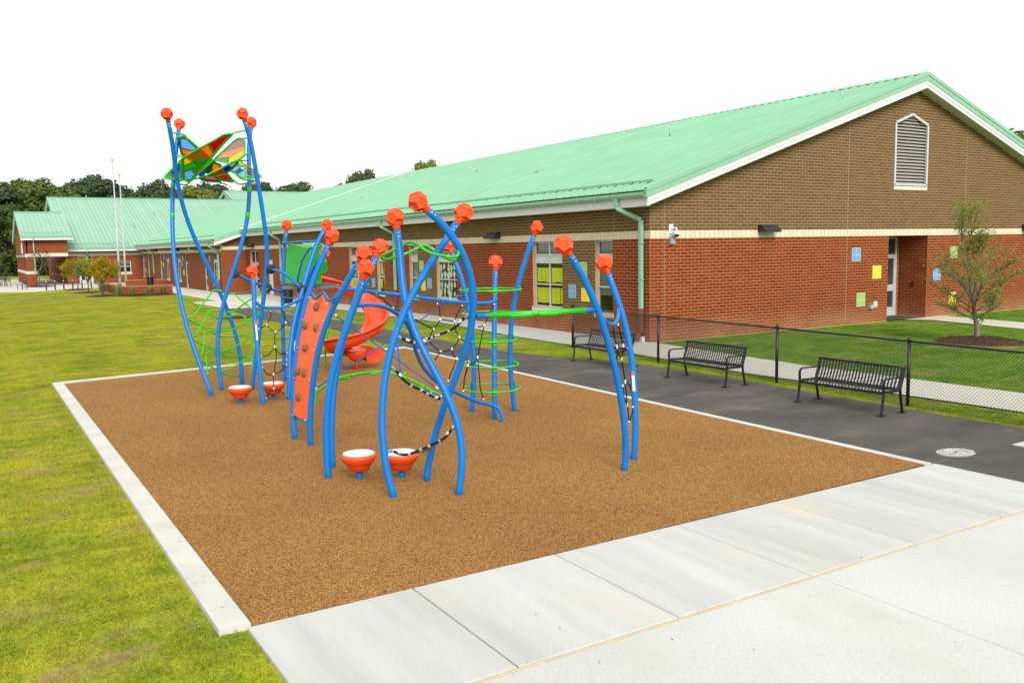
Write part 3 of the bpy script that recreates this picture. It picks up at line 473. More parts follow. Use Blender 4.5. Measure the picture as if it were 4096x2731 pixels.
'loop': [[4.535,9.937,2.984],[4.58,9.885,3.026],[4.617,9.805,3.036],[4.641,9.668,3.003],[4.661,9.529,2.941],[4.726,9.424,2.891],[4.804,9.315,2.869],[4.882,9.265,2.854],[4.939,9.231,2.866],[4.979,9.271,2.908],[4.983,9.296,2.941],[5.088,9.489,2.825],[5.09,9.603,2.804],[5.068,9.798,2.842],[4.89,9.673,2.911],[5.012,10.084,2.967],[4.964,10.177,3.0],[4.901,10.212,2.97],[4.779,10.222,2.915],[4.645,10.239,2.869],[4.494,10.21,2.839],[4.413,10.2,2.831],[4.374,10.168,2.86],[4.39,10.105,2.898],[4.467,10.004,2.947]],
'panelE': [[[4.569,13.535,2.221],[4.602,12.523,2.205]],[[4.523,13.54,2.107],[4.568,12.562,2.073]],[[4.453,13.537,1.872],[4.495,12.627,1.909]],[[4.397,13.532,1.661],[4.428,12.69,1.69]],[[4.352,13.518,1.434],[4.372,12.742,1.47]],[[4.312,13.502,1.207],[4.328,12.782,1.248]],[[4.268,13.488,0.965],[4.288,12.814,1.01]],[[4.233,13.466,0.705],[4.253,12.839,0.74]],[[4.194,13.441,0.389],[4.215,12.854,0.397]]],
'holds': [[4.53,13.069,2.086],[4.421,13.326,1.794],[4.451,12.888,1.782],[4.357,13.158,1.459],[4.277,13.331,1.087],[4.299,13.063,1.08],[4.235,13.211,0.694]],
'zig': [[4.481,13.219,2.285],[4.489,13.146,2.296],[4.498,13.012,2.229],[4.529,12.764,2.326],[4.537,12.573,2.213],[4.561,12.325,2.276]],
'lowE': [[4.213,13.446,0.345],[4.22,12.873,0.349]],
'deck': [[6.026,19.812,2.182],[6.662,18.951,2.205]],
'dpanel1': [[6.272,19.898,3.132],[6.434,18.837,2.994],[6.261,18.854,2.281],[6.117,19.763,2.236]],
'dpanel2': [[6.512,18.804,3.115],[6.623,18.855,3.128],[6.754,18.936,3.004],[6.688,18.972,2.493],[6.665,18.956,2.261],[6.232,18.75,2.248]],
'dpanel3': [[6.945,19.549,2.706],[7.037,19.614,2.733],[7.077,19.684,2.544],[7.027,19.702,2.447],[6.88,19.56,2.472]],
'dpanel4': [[6.703,20.225,3.146],[6.886,19.878,3.156],[6.548,19.125,3.033],[6.555,19.48,3.067]],
'handrail': [[6.324,18.434,3.01],[6.289,18.492,3.004],[6.256,18.568,2.928],[6.19,18.727,2.754],[6.166,18.876,2.523],[6.147,19.038,2.253]],
'topdeckbar': [[6.181,20.067,3.154],[6.204,17.83,3.155]],
'rungs': [[[6.057,19.955,1.903],[6.014,18.762,1.938]],[[6.033,19.924,1.595],[6.029,18.878,1.636]],[[6.009,19.893,1.28],[6.038,18.979,1.324]],[[5.986,19.863,0.967],[6.042,19.062,1.013]],[[5.963,19.834,0.652],[6.04,19.127,0.698]],[[5.941,19.807,0.352],[6.03,19.168,0.398]]],
'slidepole': [7.997,20.372,0.0],
'slideleg': [[8.65,19.435,0.754],[8.688,19.384,0.529],[8.703,19.337,0.229],[8.693,19.318,0.029]],
'greenpole': [[7.607,21.059,1.049],[7.523,21.08,0.804],[7.461,21.076,0.469],[7.425,21.045,0.042]],
}
# ---------------------------------------------------------------- ground
PAD = [(1.70,6.765),(10.56,6.795),(10.95,23.98),(1.655,22.47)]
ASPH = [(10.72,-3),(10.71,6.79),(11.10,24.2),(11.12,27),(11.48,29.4),(11.6,32),(11.2,35),(10.85,37.5),(10.8,39.6),(11.2,45.4),(11.45,47.4),(12.96,47.06),(12.6,41.4),(13.3,35.5),(13.1,30),(12.9,25.6),(12.85,22.5),(12.98,21),(13.45,19),(13.95,17.4),(14.2,15.4),(14.17,13.5),(14.08,11.9),(13.93,9),(13.9,6.9),(13.9,-3)]
WALKN = [(16.0,31.7),(15.35,25),(15.25,20.6),(17.6,20.6),(17.6,66),(15.6,66),(15.6,45),(15.75,38)]
WALKP = [(15.25,20.6),(15.33,18.6),(14.95,14.1),(15.15,9.8),(15.2,4),(17.1,4),(17.03,11),(17.0,14.1),(17.2,16.4),(17.58,20.4),(17.58,20.6)]
PLAZA = [(15.6,44.8),(13.35,48.1),(12.96,47.06),(11.4,47.35),(11.2,55.1),(12.8,55.6),(12.75,68),(13.6,75),(14.8,80),(15.3,83),(9.4,85),(7.4,85.8),(4.5,81.8),(2,82.8),(-16,84),(-16,131),(3.2,130),(8.57,126),(15.8,101),(15.8,66),(17.6,66),(17.6,44.8)]
GWALK = [(29.05,21.9),(30.33,19.4),(29.3,15.5),(27.8,11),(30.2,11),(31.65,16.8),(32.1,18.9),(32.65,21),(31.4,21.9)]
PATH = [(-8,56.5),(1.5,65.9),(4.5,69.3),(7.5,71.4),(9.4,72.2),(9.4,72.9),(7.3,72.1),(4.2,70.0),(1.2,66.6),(-8,57.2)]
APRON = [(1.66,-3),(10.71,-3),(10.71,6.77),(1.66,6.77)]
KERBL = [(1.455,6.79),(1.70,6.79),(1.655,22.46),(1.44,22.46)]
KERBF = [(1.44,22.46),(10.96,23.97),(11.10,24.2),(1.44,22.70)]
KERBR = [(10.56,6.80),(10.70,6.80),(11.10,24.2),(10.96,23.97)]
PADR = [(12.6,-3),(16,-3),(16,6.78),(12.6,6.78)]
def sheet(name, P, z, m, z0=None, parent=None):
    mb = MB()
    if z0 is None: mb.add([(x, y, z) for x, y in P], [tuple(range(len(P)))] if area(P) > 0 else [tuple(reversed(range(len(P))))])
    else: mb.prism(P if area(P) > 0 else P[::-1], z0, z)
    return mb.build(name, m, parent, kind='structure' if parent is None else None)
def area(P): return sum(P[i-1][0]*P[i][1]-P[i][0]*P[i-1][1] for i in range(len(P)))/2
mb = MB(); mb.add([(-400,-60,-.02),(500,-60,-.02),(500,600,-.02),(-400,600,-.02)], [(0,1,2,3)])
mb.build('lawn', M['lawn'], kind='structure')
sheet('playground_surfacing', PAD, .008, M['rubber'])
sheet('asphalt_path', ASPH, 0, M['asphalt'])
sheet('worn_asphalt_path', PATH, -.004, M['asphalt_old'])
sheet('sidewalk', WALKN, .012, M['walk']); sheet('sidewalk', WALKP, .010, M['walkw'])
sheet('plaza', PLAZA, .006, M['walkw']); sheet('sidewalk', GWALK, .012, M['walkw'])
sheet('kerb', KERBL, .032, M['curb'], -.12); sheet('kerb', KERBF, .03, M['curb'], -.12); sheet('kerb', KERBR, .014, M['curb'], -.12)
sheet('concrete_pad', PADR, .014, M['slab2'], -.1)
ap = MB(); ap.box((1.67,-3,-.14),(10.70,6.76,-.03)); apron = ap.build('concrete_apron', M['walk'], kind='structure')
xs = [1.66, 3.095, 4.60, 6.17, 7.68, 9.18, 10.71]
for i in range(6):
    a, b = xs[i]+.006, xs[i+1]-.006
    bv = .006
    mb = MB(); z1 = .016
    mb.box((a,5.02,-.03),(b,6.755,z1-bv)); mb.add([(a,5.02,z1-bv),(b,5.02,z1-bv),(b,6.755,z1-bv),(a,6.755,z1-bv),(a+bv,5.02+bv,z1),(b-bv,5.02+bv,z1),(b-bv,6.755-bv,z1),(a+bv,6.755-bv,z1)], [(4,5,6,7),(0,1,5,4),(1,2,6,5),(2,3,7,6),(3,0,4,7)])
    mb.f.pop(1); mb.m.pop(1); mb.sm.pop(1)
    mb.build('concrete_slab', M['slab'], apron)
for a, b, y0, y1 in ((1.66, 6.178, 1.0, 4.965), (6.184, 10.71, 1.0, 4.965), (1.66, 6.178, -3, .993), (6.184, 10.71, -3, .993)):
    mb = MB(); mb.box((a, y0, -.03), (b, y1, .015)); mb.build('concrete_slab', M['slab2'], apron)
mb = MB(); mb.box((1.66, 4.978, -.03), (10.71, 5.008, .010)); mb.build('joint_strip', M['joint'], apron)
# chalk scribble on the path: overlapping rubbed ovals
mb = MB(); c0 = V(11.54, 6.98, 0); ax, ay = V(.18,-.19,0), V(.27,.14,0)
for k in range(17):
    s = 1-.92*(k/17)**1.1; pts = []
    for j in range(21):
        a = 2*math.pi*j/20+k; w = 1+random.uniform(-.05, .05)
        pts.append(c0+ax*math.cos(a)*s*w*.95+ay*math.sin(a)*s*w*.95)
    for p, q in zip(pts, pts[1:]):
        d = (q-p).normalized(); n = V(-d.y, d.x, 0)*(.0035+.004*random.random()); z = V(0,0,.004+k*.00008)
        mb.add([p-n+z, q-n+z, q+n+z, p+n+z], [(0,1,2,3)])
o = mb.build('chalk_drawing', M['chalk']); tag(o, 'white chalk oval scribbled on the dark asphalt by the concrete corner', 'chalk drawing')
# mulch beds
def mound(name, x, y, r, h, label, group=None, n=22):
    mb = MB(); rings = 7; vs = []; fs = []
    for i in range(rings+1):
        for k in range(n):
            a = 2*math.pi*k/n; rr = r*i/rings*(1+.09*math.sin(3*a+x)+.06*math.sin(7*a+y)); 
            z = h*(1-(i/rings)**2)+random.uniform(-.012,.012)-.018
            vs.append((x+rr*math.cos(a), y+rr*math.sin(a), z))
    for i in range(rings):
        for k in range(n): fs.append((i*n+k, i*n+(k+1)%n, (i+1)*n+(k+1)%n, (i+1)*n+k))
    mb.add(vs, fs, 0, True)
    for k in range(int(r*r*260)):           # loose bark shreds
        a = random.uniform(0, 6.28); q = r*math.sqrt(random.random())*1.02
        z = h*(1-(q/r)**2)-.01; p = V(x+q*math.cos(a), y+q*math.sin(a), z); b = random.uniform(0, 6.28)
        mb.bar(p, p+V(math.cos(b)*.05, math.sin(b)*.05, random.uniform(0, .03)), .014, .008)
    o = mb.build(name, M['mulch'], kind='structure'); return o
MULCH = [(24.95,14.5,1.25,.14),(10.05,40.4,.75,.08),(7.8,83.7,1.1,.08),(7.8,76.4,1.1,.08),(7.95,68.7,1.1,.08),(10.8,68.1,2.2,.06),(5.6,95.3,1.5,.12)]
for m in MULCH: mound('mulch_bed', *m, None)
# turf blades: clumps set out on the open lawn (one uncountable mass)
BLD = [[(17.4,20.3),(60,20.3),(60,130),(17.4,130)], [(15.6,65.8),(30,65.8),(30,130),(15.6,130)]]
NOG = [PAD, ASPH, WALKN, WALKP, PLAZA, GWALK, PATH, APRON, KERBL, KERBF, KERBR, PADR]+BLD
CI = cam.matrix_world.inverted()
def seen(x, y, mx=1.0, my=.7):
    q = CI @ V(x, y, 0); d = -q.z
    return d > .5 and abs(q.x/d) < mx and -my < q.y/d < .3, d
def bare(x, y, m):
    for P in NOG:
        if inpoly(x, y, P): return False
        if m > 0 and any(inpoly(x+dx, y+dy, P) for dx, dy in ((m,0),(-m,0),(0,m),(0,-m),(m*.8,m*.8),(-m*.8,m*.8),(m*.8,-m*.8),(-m*.8,-m*.8))): return False
    for mx_, my_, r, h in MULCH:
        if (x-mx_)**2+(y-my_)**2 < (r*.93+m)**2: return False
    return True
big, small = [], []
def lay(x0, x1, y0, y1):
    s = .4; y = y0
    while y < y1:
        x = x0
        while x < x1:
            ok, d = seen(x+s/2, y+s/2)
            if ok and d < 80:
                if bare(x+s/2, y+s/2, .24): big.append((x+s/2, y+s/2, -.02))
                elif d < 30:
                    for i in range(4):
                        for j in range(4):
                            q, w = x+.05+i*.1, y+.05+j*.1
                            if bare(q, w, .012): small.append((q, w, -.02))
            x += s
        y += s
lay(-26, 18, 1.2, 80); lay(18, 38, 4, 20.4)
def turf(name, pts, size, dens, h):
    me = bpy.data.meshes.new(name); me.from_pydata(pts, [], []); me.materials.append(M['blade'])
    o = obj(name, me, kind='stuff')
    g = bpy.data.node_groups.new(name, 'GeometryNodeTree')
    g.interface.new_socket('Geometry', in_out='INPUT', socket_type='NodeSocketGeometry'); g.interface.new_socket('Geometry', in_out='OUTPUT', socket_type='NodeSocketGeometry')
    N = g.nodes.new; L = g.links.new
    gi, go = N('NodeGroupInput'), N('NodeGroupOutput')
    gr = N('GeometryNodeMeshGrid'); gr.inputs['Size X'].default_value = size; gr.inputs['Size Y'].default_value = size; gr.inputs['Vertices X'].default_value = 2; gr.inputs['Vertices Y'].default_value = 2
    dp = N('GeometryNodeDistributePointsOnFaces'); dp.inputs['Density'].default_value = dens; L(gr.outputs['Mesh'], dp.inputs['Mesh'])
    co = N('GeometryNodeMeshCone'); co.inputs['Vertices'].default_value = 3; co.inputs['Radius Bottom'].default_value = .0032; co.inputs['Radius Top'].default_value = 0; co.inputs['Depth'].default_value = h; co.fill_type = 'NONE'
    def rnd(a, b, seed):
        r = N('FunctionNodeRandomValue'); r.data_type = 'FLOAT_VECTOR'; r.inputs['Min'].default_value = a; r.inputs['Max'].default_value = b; r.inputs['Seed'].default_value = seed; return r.outputs['Value']
    ip = N('GeometryNodeInstanceOnPoints'); L(dp.outputs['Points'], ip.inputs['Points']); L(co.outputs['Mesh'], ip.inputs['Instance'])
    L(rnd((-1.25, -1.25, 0), (1.25, 1.25, 6.28), 1), ip.inputs['Rotation']); L(rnd((.7, .7, .45), (1.3, 1.3, 1.25), 2), ip.inputs['Scale'])
    re = N('GeometryNodeRealizeInstances'); L(ip.outputs[0], re.inputs[0])
    sm = N('GeometryNodeSetMaterial'); sm.inputs['Material'].default_value = M['blade']; L(re.outputs[0], sm.inputs[0])
    i2 = N('GeometryNodeInstanceOnPoints'); L(gi.outputs[0], i2.inputs['Points']); L(sm.outputs[0], i2.inputs['Instance'])
    rz = N('FunctionNodeRandomValue'); rz.data_type = 'FLOAT_VECTOR'; rz.inputs['Min'].default_value = (0,0,0); rz.inputs['Max'].default_value = (0,0,6.28); rz.inputs['Seed'].default_value = 5
    L(rz.outputs['Value'], i2.inputs['Rotation']); L(rnd((.95, .95, .8), (1.05, 1.05, 1.2), 7), i2.inputs['Scale'])
    L(i2.outputs[0], go.inputs[0])
    md = o.modifiers.new('turf', 'NODES'); md.node_group = g; return o
turf('grass', big, .56, 2300, .036); turf('grass', small, .13, 3200, .036)
# ---------------------------------------------------------------- the school
XW, YW, XP, YJ, YC = 17.53, 20.43, 15.7, 65.85, 100.5
SCH = thing('school_building', 'long red and tan brick school with pale green standing seam metal roof', 'school', loc=(0,0,0))
def grid_wall(name, axis, c, a0, a1, z0, z1, holes, m, depth=.12, top=None, sgn=1):
    """wall sheet with openings and their reveals; axis 'x': plane x=c running along y, axis 'y': plane y=c running along x"""
    A = sorted({a0, a1} | {h[0] for h in holes} | {h[1] for h in holes}); Z = sorted({z0, z1} | {h[2] for h in holes} | {h[3] for h in holes})
    P = (lambda a, z, d=0: (c+d, a, z)) if axis == 'x' else (lambda a, z, d=0: (a, c+d, z))
    mb = MB()
    for i in range(len(A)-1):
        for j in range(len(Z)-1):
            ca, cz = (A[i]+A[i+1])/2, (Z[j]+Z[j+1])/2
            if any(h[0] < ca < h[1] and h[2] < cz < h[3] for h in holes): continue
            mb.add([P(A[i],Z[j]),P(A[i+1],Z[j]),P(A[i+1],Z[j+1]),P(A[i],Z[j+1])], [(0,1,2,3) if axis == 'y' else (3,2,1,0)])
    for h in holes:
        d = h[4] if len(h) > 4 else depth; q = [(h[0],h[2]),(h[1],h[2]),(h[1],h[3]),(h[0],h[3])]
        for k in range(4):
            a, b = q[k], q[(k+1)%4]; mb.add([P(*a), P(*b), P(*b,d), P(*a,d)], [(0,1,2,3)])
    if top: mb.add(top, [tuple(range(len(top)))])
    return mb.build(name, m, SCH)
BL, BH, CO = .291, .0876, .1016
def lay_bricks(axis, c, a0, a1, z1, holes, tanzones, ztop=None, n0=0):
    """-> list of (a, b, z0, z1, colour index 0 red 1 tan 2 cream)"""
    out = []; k = 0
    def cut(a, b, za, zb):
        seg = [(a, b)]
        for h in holes:
            if h[2] < zb-.02 and h[3] > za+.02:
                ns = []
                for s, e in seg:
                    if h[1] <= s or h[0] >= e: ns.append((s, e)); continue
                    if h[0]-s > .03: ns.append((s, h[0]-.004))
                    if e-h[1] > .03: ns.append((h[1]+.004, e))
                seg = ns
        return seg
    z = 0.0; rows = []
    while z < 3.14: rows.append((z+.007, z+.007+BH, 0)); z += CO
    rows.append((3.155, 3.39, 2)); z = 3.40
    while z < z1: rows.append((z, z+BH, 1)); z += CO
    for i, (za, zb, kind) in enumerate(rows):
        L = .203 if kind == 2 else .305
        a = a0-(L/2 if (i % 2 and kind != 2) else 0)
        while a < a1:
            s, e = max(a, a0)+.007, min(a+L, a1)-.007
            if e-s > .03 and (ztop is None or za < min(ztop(s), ztop(e))):
                for p, q in cut(s, e, za, zb):
                    m = (p+q)/2; kk = kind
                    if kind == 0:
                        for t in tanzones:
                            if t[0] < m < t[1] and t[2] < za+.05 < t[3]: kk = 1
                    zt = zb if ztop is None else min(zb, ztop(p), ztop(q))
                    out.append((p, q, za, zt, kk))
            a += L
    return out
def brick_mesh(bl, axis, c, th=.02):
    mb = MB()
    for a, b, z0, z1, k in bl:
        if axis == 'x': v = [(c,a,z0),(c,b,z0),(c,b,z1),(c,a,z1),(c+th,a,z0),(c+th,b,z0),(c+th,b,z1),(c+th,a,z1)]; f = [(3,2,1,0),(0,1,5,4),(1,2,6,5),(2,3,7,6),(3,0,4,7)]
        else: v = [(a,c,z0),(b,c,z0),(b,c,z1),(a,c,z1),(a,c+th,z0),(b,c+th,z0),(b,c+th,z1),(a,c+th,z1)]; f = [(0,1,2,3),(4,5,1,0),(5,6,2,1),(6,7,3,2),(7,4,0,3)]
        mb.add(v, f, k)
    return mb
BM = [M['brick_red'], M['brick_tan'], M['brick_cream']]
ROOFZ = lambda x: 4.10+(min(x, 60.86-x)-17.07)*.3335     # underside of the verge
# gable wall
GX1 = 43.33
gh = [(29.02,31.45,-.05,3.15,1.27),(29.24,31.18,5.02,7.25,.12)]
gw = grid_wall('wall', 'y', YW+.0028, XW, GX1, -.1, 4.1, [gh[0]], M['mortar'], 1.27)
mb = MB(); zz = ROOFZ    # triangle above, split round the louvre
lv = [(29.24,5.02),(31.18,5.02),(31.18,7.27),(30.21,7.62),(29.24,7.27)]
y = YW+.0028
mb.add([(XW,y,4.1),(29.24,y,4.1),(29.24,y,zz(29.24)+.1),(XW,y,zz(XW)+.1)], [(0,1,2,3)])
mb.add([(31.18,y,4.1),(GX1,y,4.1),(GX1,y,zz(GX1)+.1),(31.18,y,zz(31.18)+.1)], [(0,1,2,3)])
mb.add([(29.24,y,4.1),(31.18,y,4.1),(31.18,y,5.02),(29.24,y,5.02)], [(0,1,2,3)])
mb.add([(29.24,y,7.27),(30.21,y,7.62),(30.43,y,8.63),(29.24,y,zz(29.24)+.1)], [(0,1,2,3)])
mb.add([(30.21,y,7.62),(31.18,y,7.27),(31.18,y,zz(31.18)+.1),(30.43,y,8.63)], [(0,1,2,3)])
mb.build('wall', M['mortar'], SCH)
gb = lay_bricks('y', YW, XW, GX1, 8.6, gh+[(29.7,30.72,7.25,7.44)], [], lambda x: ROOFZ(x)+.06)
full = sorted([b for b in gb if b[1]-b[0] > .288 and b[4] < 2 and b[0] < 21.6 and abs(b[3]-b[2]-BH) < .001], key=lambda b: b[0])[:300]
fs = set(full)
brick_mesh([b for b in gb if b not in fs], 'y', YW).build('brickwork', BM, gw, kind='stuff')
one = [brick_mesh([(0, BL, 0, BH, k)], 'y', 0).mesh('brick', BM) for k in (0, 1)]
for b in full:
    o = obj('brick', one[b[4]], gw, loc=(b[0], YW-random.uniform(0, .001), b[2]))
for x in (18.08, 26.65, 33.79):
    mb = MB(); mb.box((x-.005, YW-.001, .1), (x+.005, YW+.03, ROOFZ(x))); mb.build('expansion_joint', M['joint_grey'], gw)
# recessed doorway in the gable
mb = MB(); yb = 21.68
rec = lay_bricks('x', 0, YW+.02, yb, 3.1, [], [])
mbk = MB()
for a, b, z0, z1, k in rec:
    if z1 < 3.2: mbk.add([(31.447,a,z0),(31.447,b,z0),(31.447,b,z1),(31.447,a,z1),(31.46,a,z0),(31.46,b,z0),(31.46,b,z1),(31.46,a,z1)], [(3,2,1,0),(0,1,5,4),(1,2,6,5),(2,3,7,6),(3,0,4,7)], k)
for a, b, z0, z1, k in lay_bricks('y', 0, 31.26, 31.45, 3.1, [], []):
    if z1 < 3.2: mbk.add([(a,yb,z0),(b,yb,z0),(b,yb,z1),(a,yb,z1),(a,yb+.01,z0),(b,yb+.01,z0),(b,yb+.01,z1),(a,yb+.01,z1)], [(0,1,2,3),(4,5,1,0),(5,6,2,1),(6,7,3,2),(7,4,0,3)], k)
mbk.build('brickwork', BM, gw, kind='stuff')
mb = MB(); mb.add([(29.0,yb+.003,-.1),(31.47,yb+.003,-.1),(31.47,yb+.003,3.16),(29.0,yb+.003,3.16)], [(0,1,2,3)]); mb.build('wall', M['mortar'], SCH)
def framed(name, axis, c, a0, a1, rects, bars, m, parent, th=.06):
    """frame bars [(a0,a1,z0,z1)], panes fill rects"""
    fr = MB()
    for b in bars:
        if axis == 'x': fr.box((c, b[0], b[2]), (c+th, b[1], b[3]))
        else: fr.box((b[0], c, b[2]), (b[1], c+th, b[3]))
    w = fr.build(name, m, parent)
    for r in rects:
        mb = MB()
        if axis == 'x': mb.box((c+.025, r[0], r[2]), (c+.033, r[1], r[3]))
        else: mb.box((r[0], c+.025, r[2]), (r[1], c+.033, r[3]))
        mb.build('pane', M[r[4]] if len(r) > 4 else M['glass'], w)
    return w
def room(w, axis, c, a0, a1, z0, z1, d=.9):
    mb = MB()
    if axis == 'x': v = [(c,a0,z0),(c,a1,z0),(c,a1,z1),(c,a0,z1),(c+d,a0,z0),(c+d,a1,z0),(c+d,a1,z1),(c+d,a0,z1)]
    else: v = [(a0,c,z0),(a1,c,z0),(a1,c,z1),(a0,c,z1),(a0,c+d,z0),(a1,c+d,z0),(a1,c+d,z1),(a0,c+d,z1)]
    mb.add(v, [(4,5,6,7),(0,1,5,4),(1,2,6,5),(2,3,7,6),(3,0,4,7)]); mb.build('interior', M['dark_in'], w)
d = framed('door', 'y', yb-.06, 30.2, 31.26, [(30.28,31.16,2.44,3.05),(30.36,31.08,1.25,2.28),(30.36,31.08,.36,1.0)],
    [(30.2,30.28,.02,3.1),(31.16,31.26,.02,3.1),(30.28,31.16,3.05,3.1),(30.28,31.16,2.28,2.44),(30.28,30.36,.03,2.28),(31.08,31.16,.03,2.28),(30.36,31.08,.03,.36),(30.36,31.08,1.0,1.25)], M['alu'], SCH, .05)
d['label'] = 'grey metal door with glass lights deep in the gable recess'
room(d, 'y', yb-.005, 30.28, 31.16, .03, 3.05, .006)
mb = MB(); mb.box((31.40,20.98,1.18),(31.446,21.08,1.33)); mb.build('door_button', M['black'], SCH)
o = MB().box((29.1,20.3,.013),(31.2,21.5,.028)).build('door_mat', M['matt']); tag(o, 'dark mat lying at the recessed gable door', 'mat')
# louvre
lf = MB(); y = YW-.03
for a, b in zip(lv, lv[1:]+lv[:1]): lf.bar((a[0],y+.03,a[1]),(b[0],y+.03,b[1]),.09,.07,(0,1,0))
lo = lf.build('louvre_vent', M['alu'], SCH)
n = 21
for i in range(n):
    z = 5.07+i*.117; hw = .93 if z < 7.22 else max(.05, .93-(z-7.22)/.36*.93)
    mb = MB(); mb.add([(30.21-hw,YW+.02,z),(30.21+hw,YW+.02,z),(30.21+hw,YW+.11,z+.075),(30.21-hw,YW+.11,z+.075),(30.21-hw,YW+.02,z-.014),(30.21+hw,YW+.02,z-.014),(30.21+hw,YW+.11,z+.06),(30.21-hw,YW+.11,z+.06)], [(0,1,2,3),(7,6,5,4),(0,4,5,1),(1,5,6,2),(2,6,7,3),(3,7,4,0)])
    mb.build('slat', paint('louvre_slat', (.36,.33,.31), .5, .05, 3) if i == 0 else bpy.data.materials['louvre_slat'], lo)
MB().add([(29.2,YW+.115,5),(31.2,YW+.115,5),(31.2,YW+.115,7.3),(30.21,YW+.115,7.66),(29.2,YW+.115,7.3)], [(0,1,2,3,4)]).build('backing', M['black'], lo)
MB().box((29.2,YW-.035,4.84),(31.22,YW+.1,5.0)).build('sill', M['sill'], lo)
# long wall facing the playground
def group(sg, mid):   # double window, tan panel, single window mirrored about pier centres
    f = lambda a, b: tuple(sorted((mid+sg*a, mid+sg*b)))
    return f(2.95, 4.83), f(6.73, 7.64), f(2.95, 7.64), f(4.83, 6.73)
holes, tz, wins = [], [], []
for sg, mid in ((-1, 29.9), (1, 29.9), (-1, 48.1), (1, 48.1)):
    dbl, sng, tn, _ = group(sg, mid); wins += [('d', *dbl), ('s', *sng)]
    for w in (dbl, sng): holes.append((w[0], w[1], .80, 3.15, .12))
    tz.append((tn[0]-.02, tn[1]+.02, .62, 3.15))
    for w in (dbl, sng): holes.append((w[0]-.05, w[1]+.05, .64, .80, .02))
holes += [(62.75, 64.85, 0, 3.05, .12), (59.35, 60.3, 0, 2.44, .1)]
lw = grid_wall('wall', 'x', XW+.0028, YW+.01, YJ, -.1, 4.3, holes, M['mortar'])
brick_mesh(lay_bricks('x', XW, YW+.0205, YJ, 4.15, holes, tz), 'x', XW).build('brickwork', BM, lw, kind='stuff')
for yj in (22.2, 27.15, 31.6, 36.55, 41.5): MB().box((XW-.001, yj-.005, 3.16), (XW+.02, yj+.005, 4.1)).build('expansion_joint', M['joint_grey'], lw)
def blind(w, y0, y1, z0, z1, x): MB().box((x, y0, z0), (x+.01, y1, z1)).build('blind', M['blind'], w)
def window(kind, y0, y1, deco):
    c = XW+.10; f = .05; cols = [(y0+f, (y0+y1)/2-f/2), ((y0+y1)/2+f/2, y1-f)] if kind == 'd' else [(y0+f, y1-f)]
    rows = [(2.70,3.10), (2.42,2.65), (1.65,2.37), (.86,1.60)]
    bars = [(y0,y0+f,.80,3.15),(y1-f,y1,.80,3.15)]+([((y0+y1)/2-f/2,(y0+y1)/2+f/2,.80,3.15)] if kind == 'd' else [])
    for a, b in cols: bars += [(a,b,.80,.86),(a,b,1.60,1.65),(a,b,2.37,2.42),(a,b,2.65,2.70),(a,b,3.10,3.15)]
    rects = []
    for a, b in cols:
        for i, (z0, z1) in enumerate(rows): rects.append((a, b, z0, z1)+(('spandrel',) if i == 1 else ()))
    w = framed('window', 'x', c, y0, y1, rects, bars, M['alu'], SCH)
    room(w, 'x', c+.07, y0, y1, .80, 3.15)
    blind(w, y0+f, y1-f, 2.55, 3.1, c+.08)
    if kind == 's': blind(w, y0+f, y1-f, 1.35, 2.4, c+.08)
    MB().box((XW-.035, y0-.05, .645), (XW+.1, y1+.05, .795)).build('sill', M['sill'], w)
    if deco == 'yellow':
        for a, b in cols:
            for z0, z1 in ((1.70, 2.21), (.95, 1.50)):
                n = 3; s = (b-a-.06)/n
                for i in range(n): MB().box((c+.05, a+.03+i*s+random.uniform(0,.012), z0+random.uniform(-.02,.02)), (c+.052, a+.03+(i+1)*s-random.uniform(0,.015), z1)).build('paper', M['paper'], w)
    if deco == 'strip':
        a, b = cols[0]; MB().box((c+.05, b-.32, 1.75), (c+.052, b-.06, 2.3)).build('paper', M['paper'], w)
        MB().box((c+.05, a+.05, 1.0), (c+.052, a+.33, 1.55)).build('paper', M['paper'], w); MB().box((c+.05, b-.25, 1.05), (c+.052, b-.02, 1.5)).build('paper', M['paper'], w)
    if deco == 'white':
        for a, b in cols:
            for z0, z1 in ((1.68, 2.34), (.90, 1.56)):
                for i in range(6):
                    u = a+.1+(i % 3)*(b-a-.2)/2+random.uniform(-.05,.05); z = z0+.12+(i//3)*.3+random.uniform(-.05,.1)
                    p = [(c+.05, u+.085*math.cos(t)*(1+.25*math.cos(2*t)), z+.14*math.sin(t)) for t in [j*math.pi/6 for j in range(12)]]
                    MB().slab(p, .002).build('paper', M['paperw'], w)
                    if i % 2: MB().box((c+.05, u-.05, z-.26), (c+.052, u+.04, z-.1)).build('paper', M['paperw'], w)
    if deco == 'craft':
        a, b = cols[0]
        for q, (u, v, zz0, zz1) in enumerate(((.1, .35, .9, 1.25), (.42, .7, .9, 1.3))):
            MB().box((c+.3, a+u, zz0), (c+.32, a+v, zz1)).build('paper', M['p_darkgreen'] if q else M['tile_blue'], w)
    return w
deco = ['yellow','craft','white','','yellow','strip','','']
wn = {}
for (k, a, b), dc in zip(wins, deco): wn[(k, round(a))] = window(k, a, b, dc)
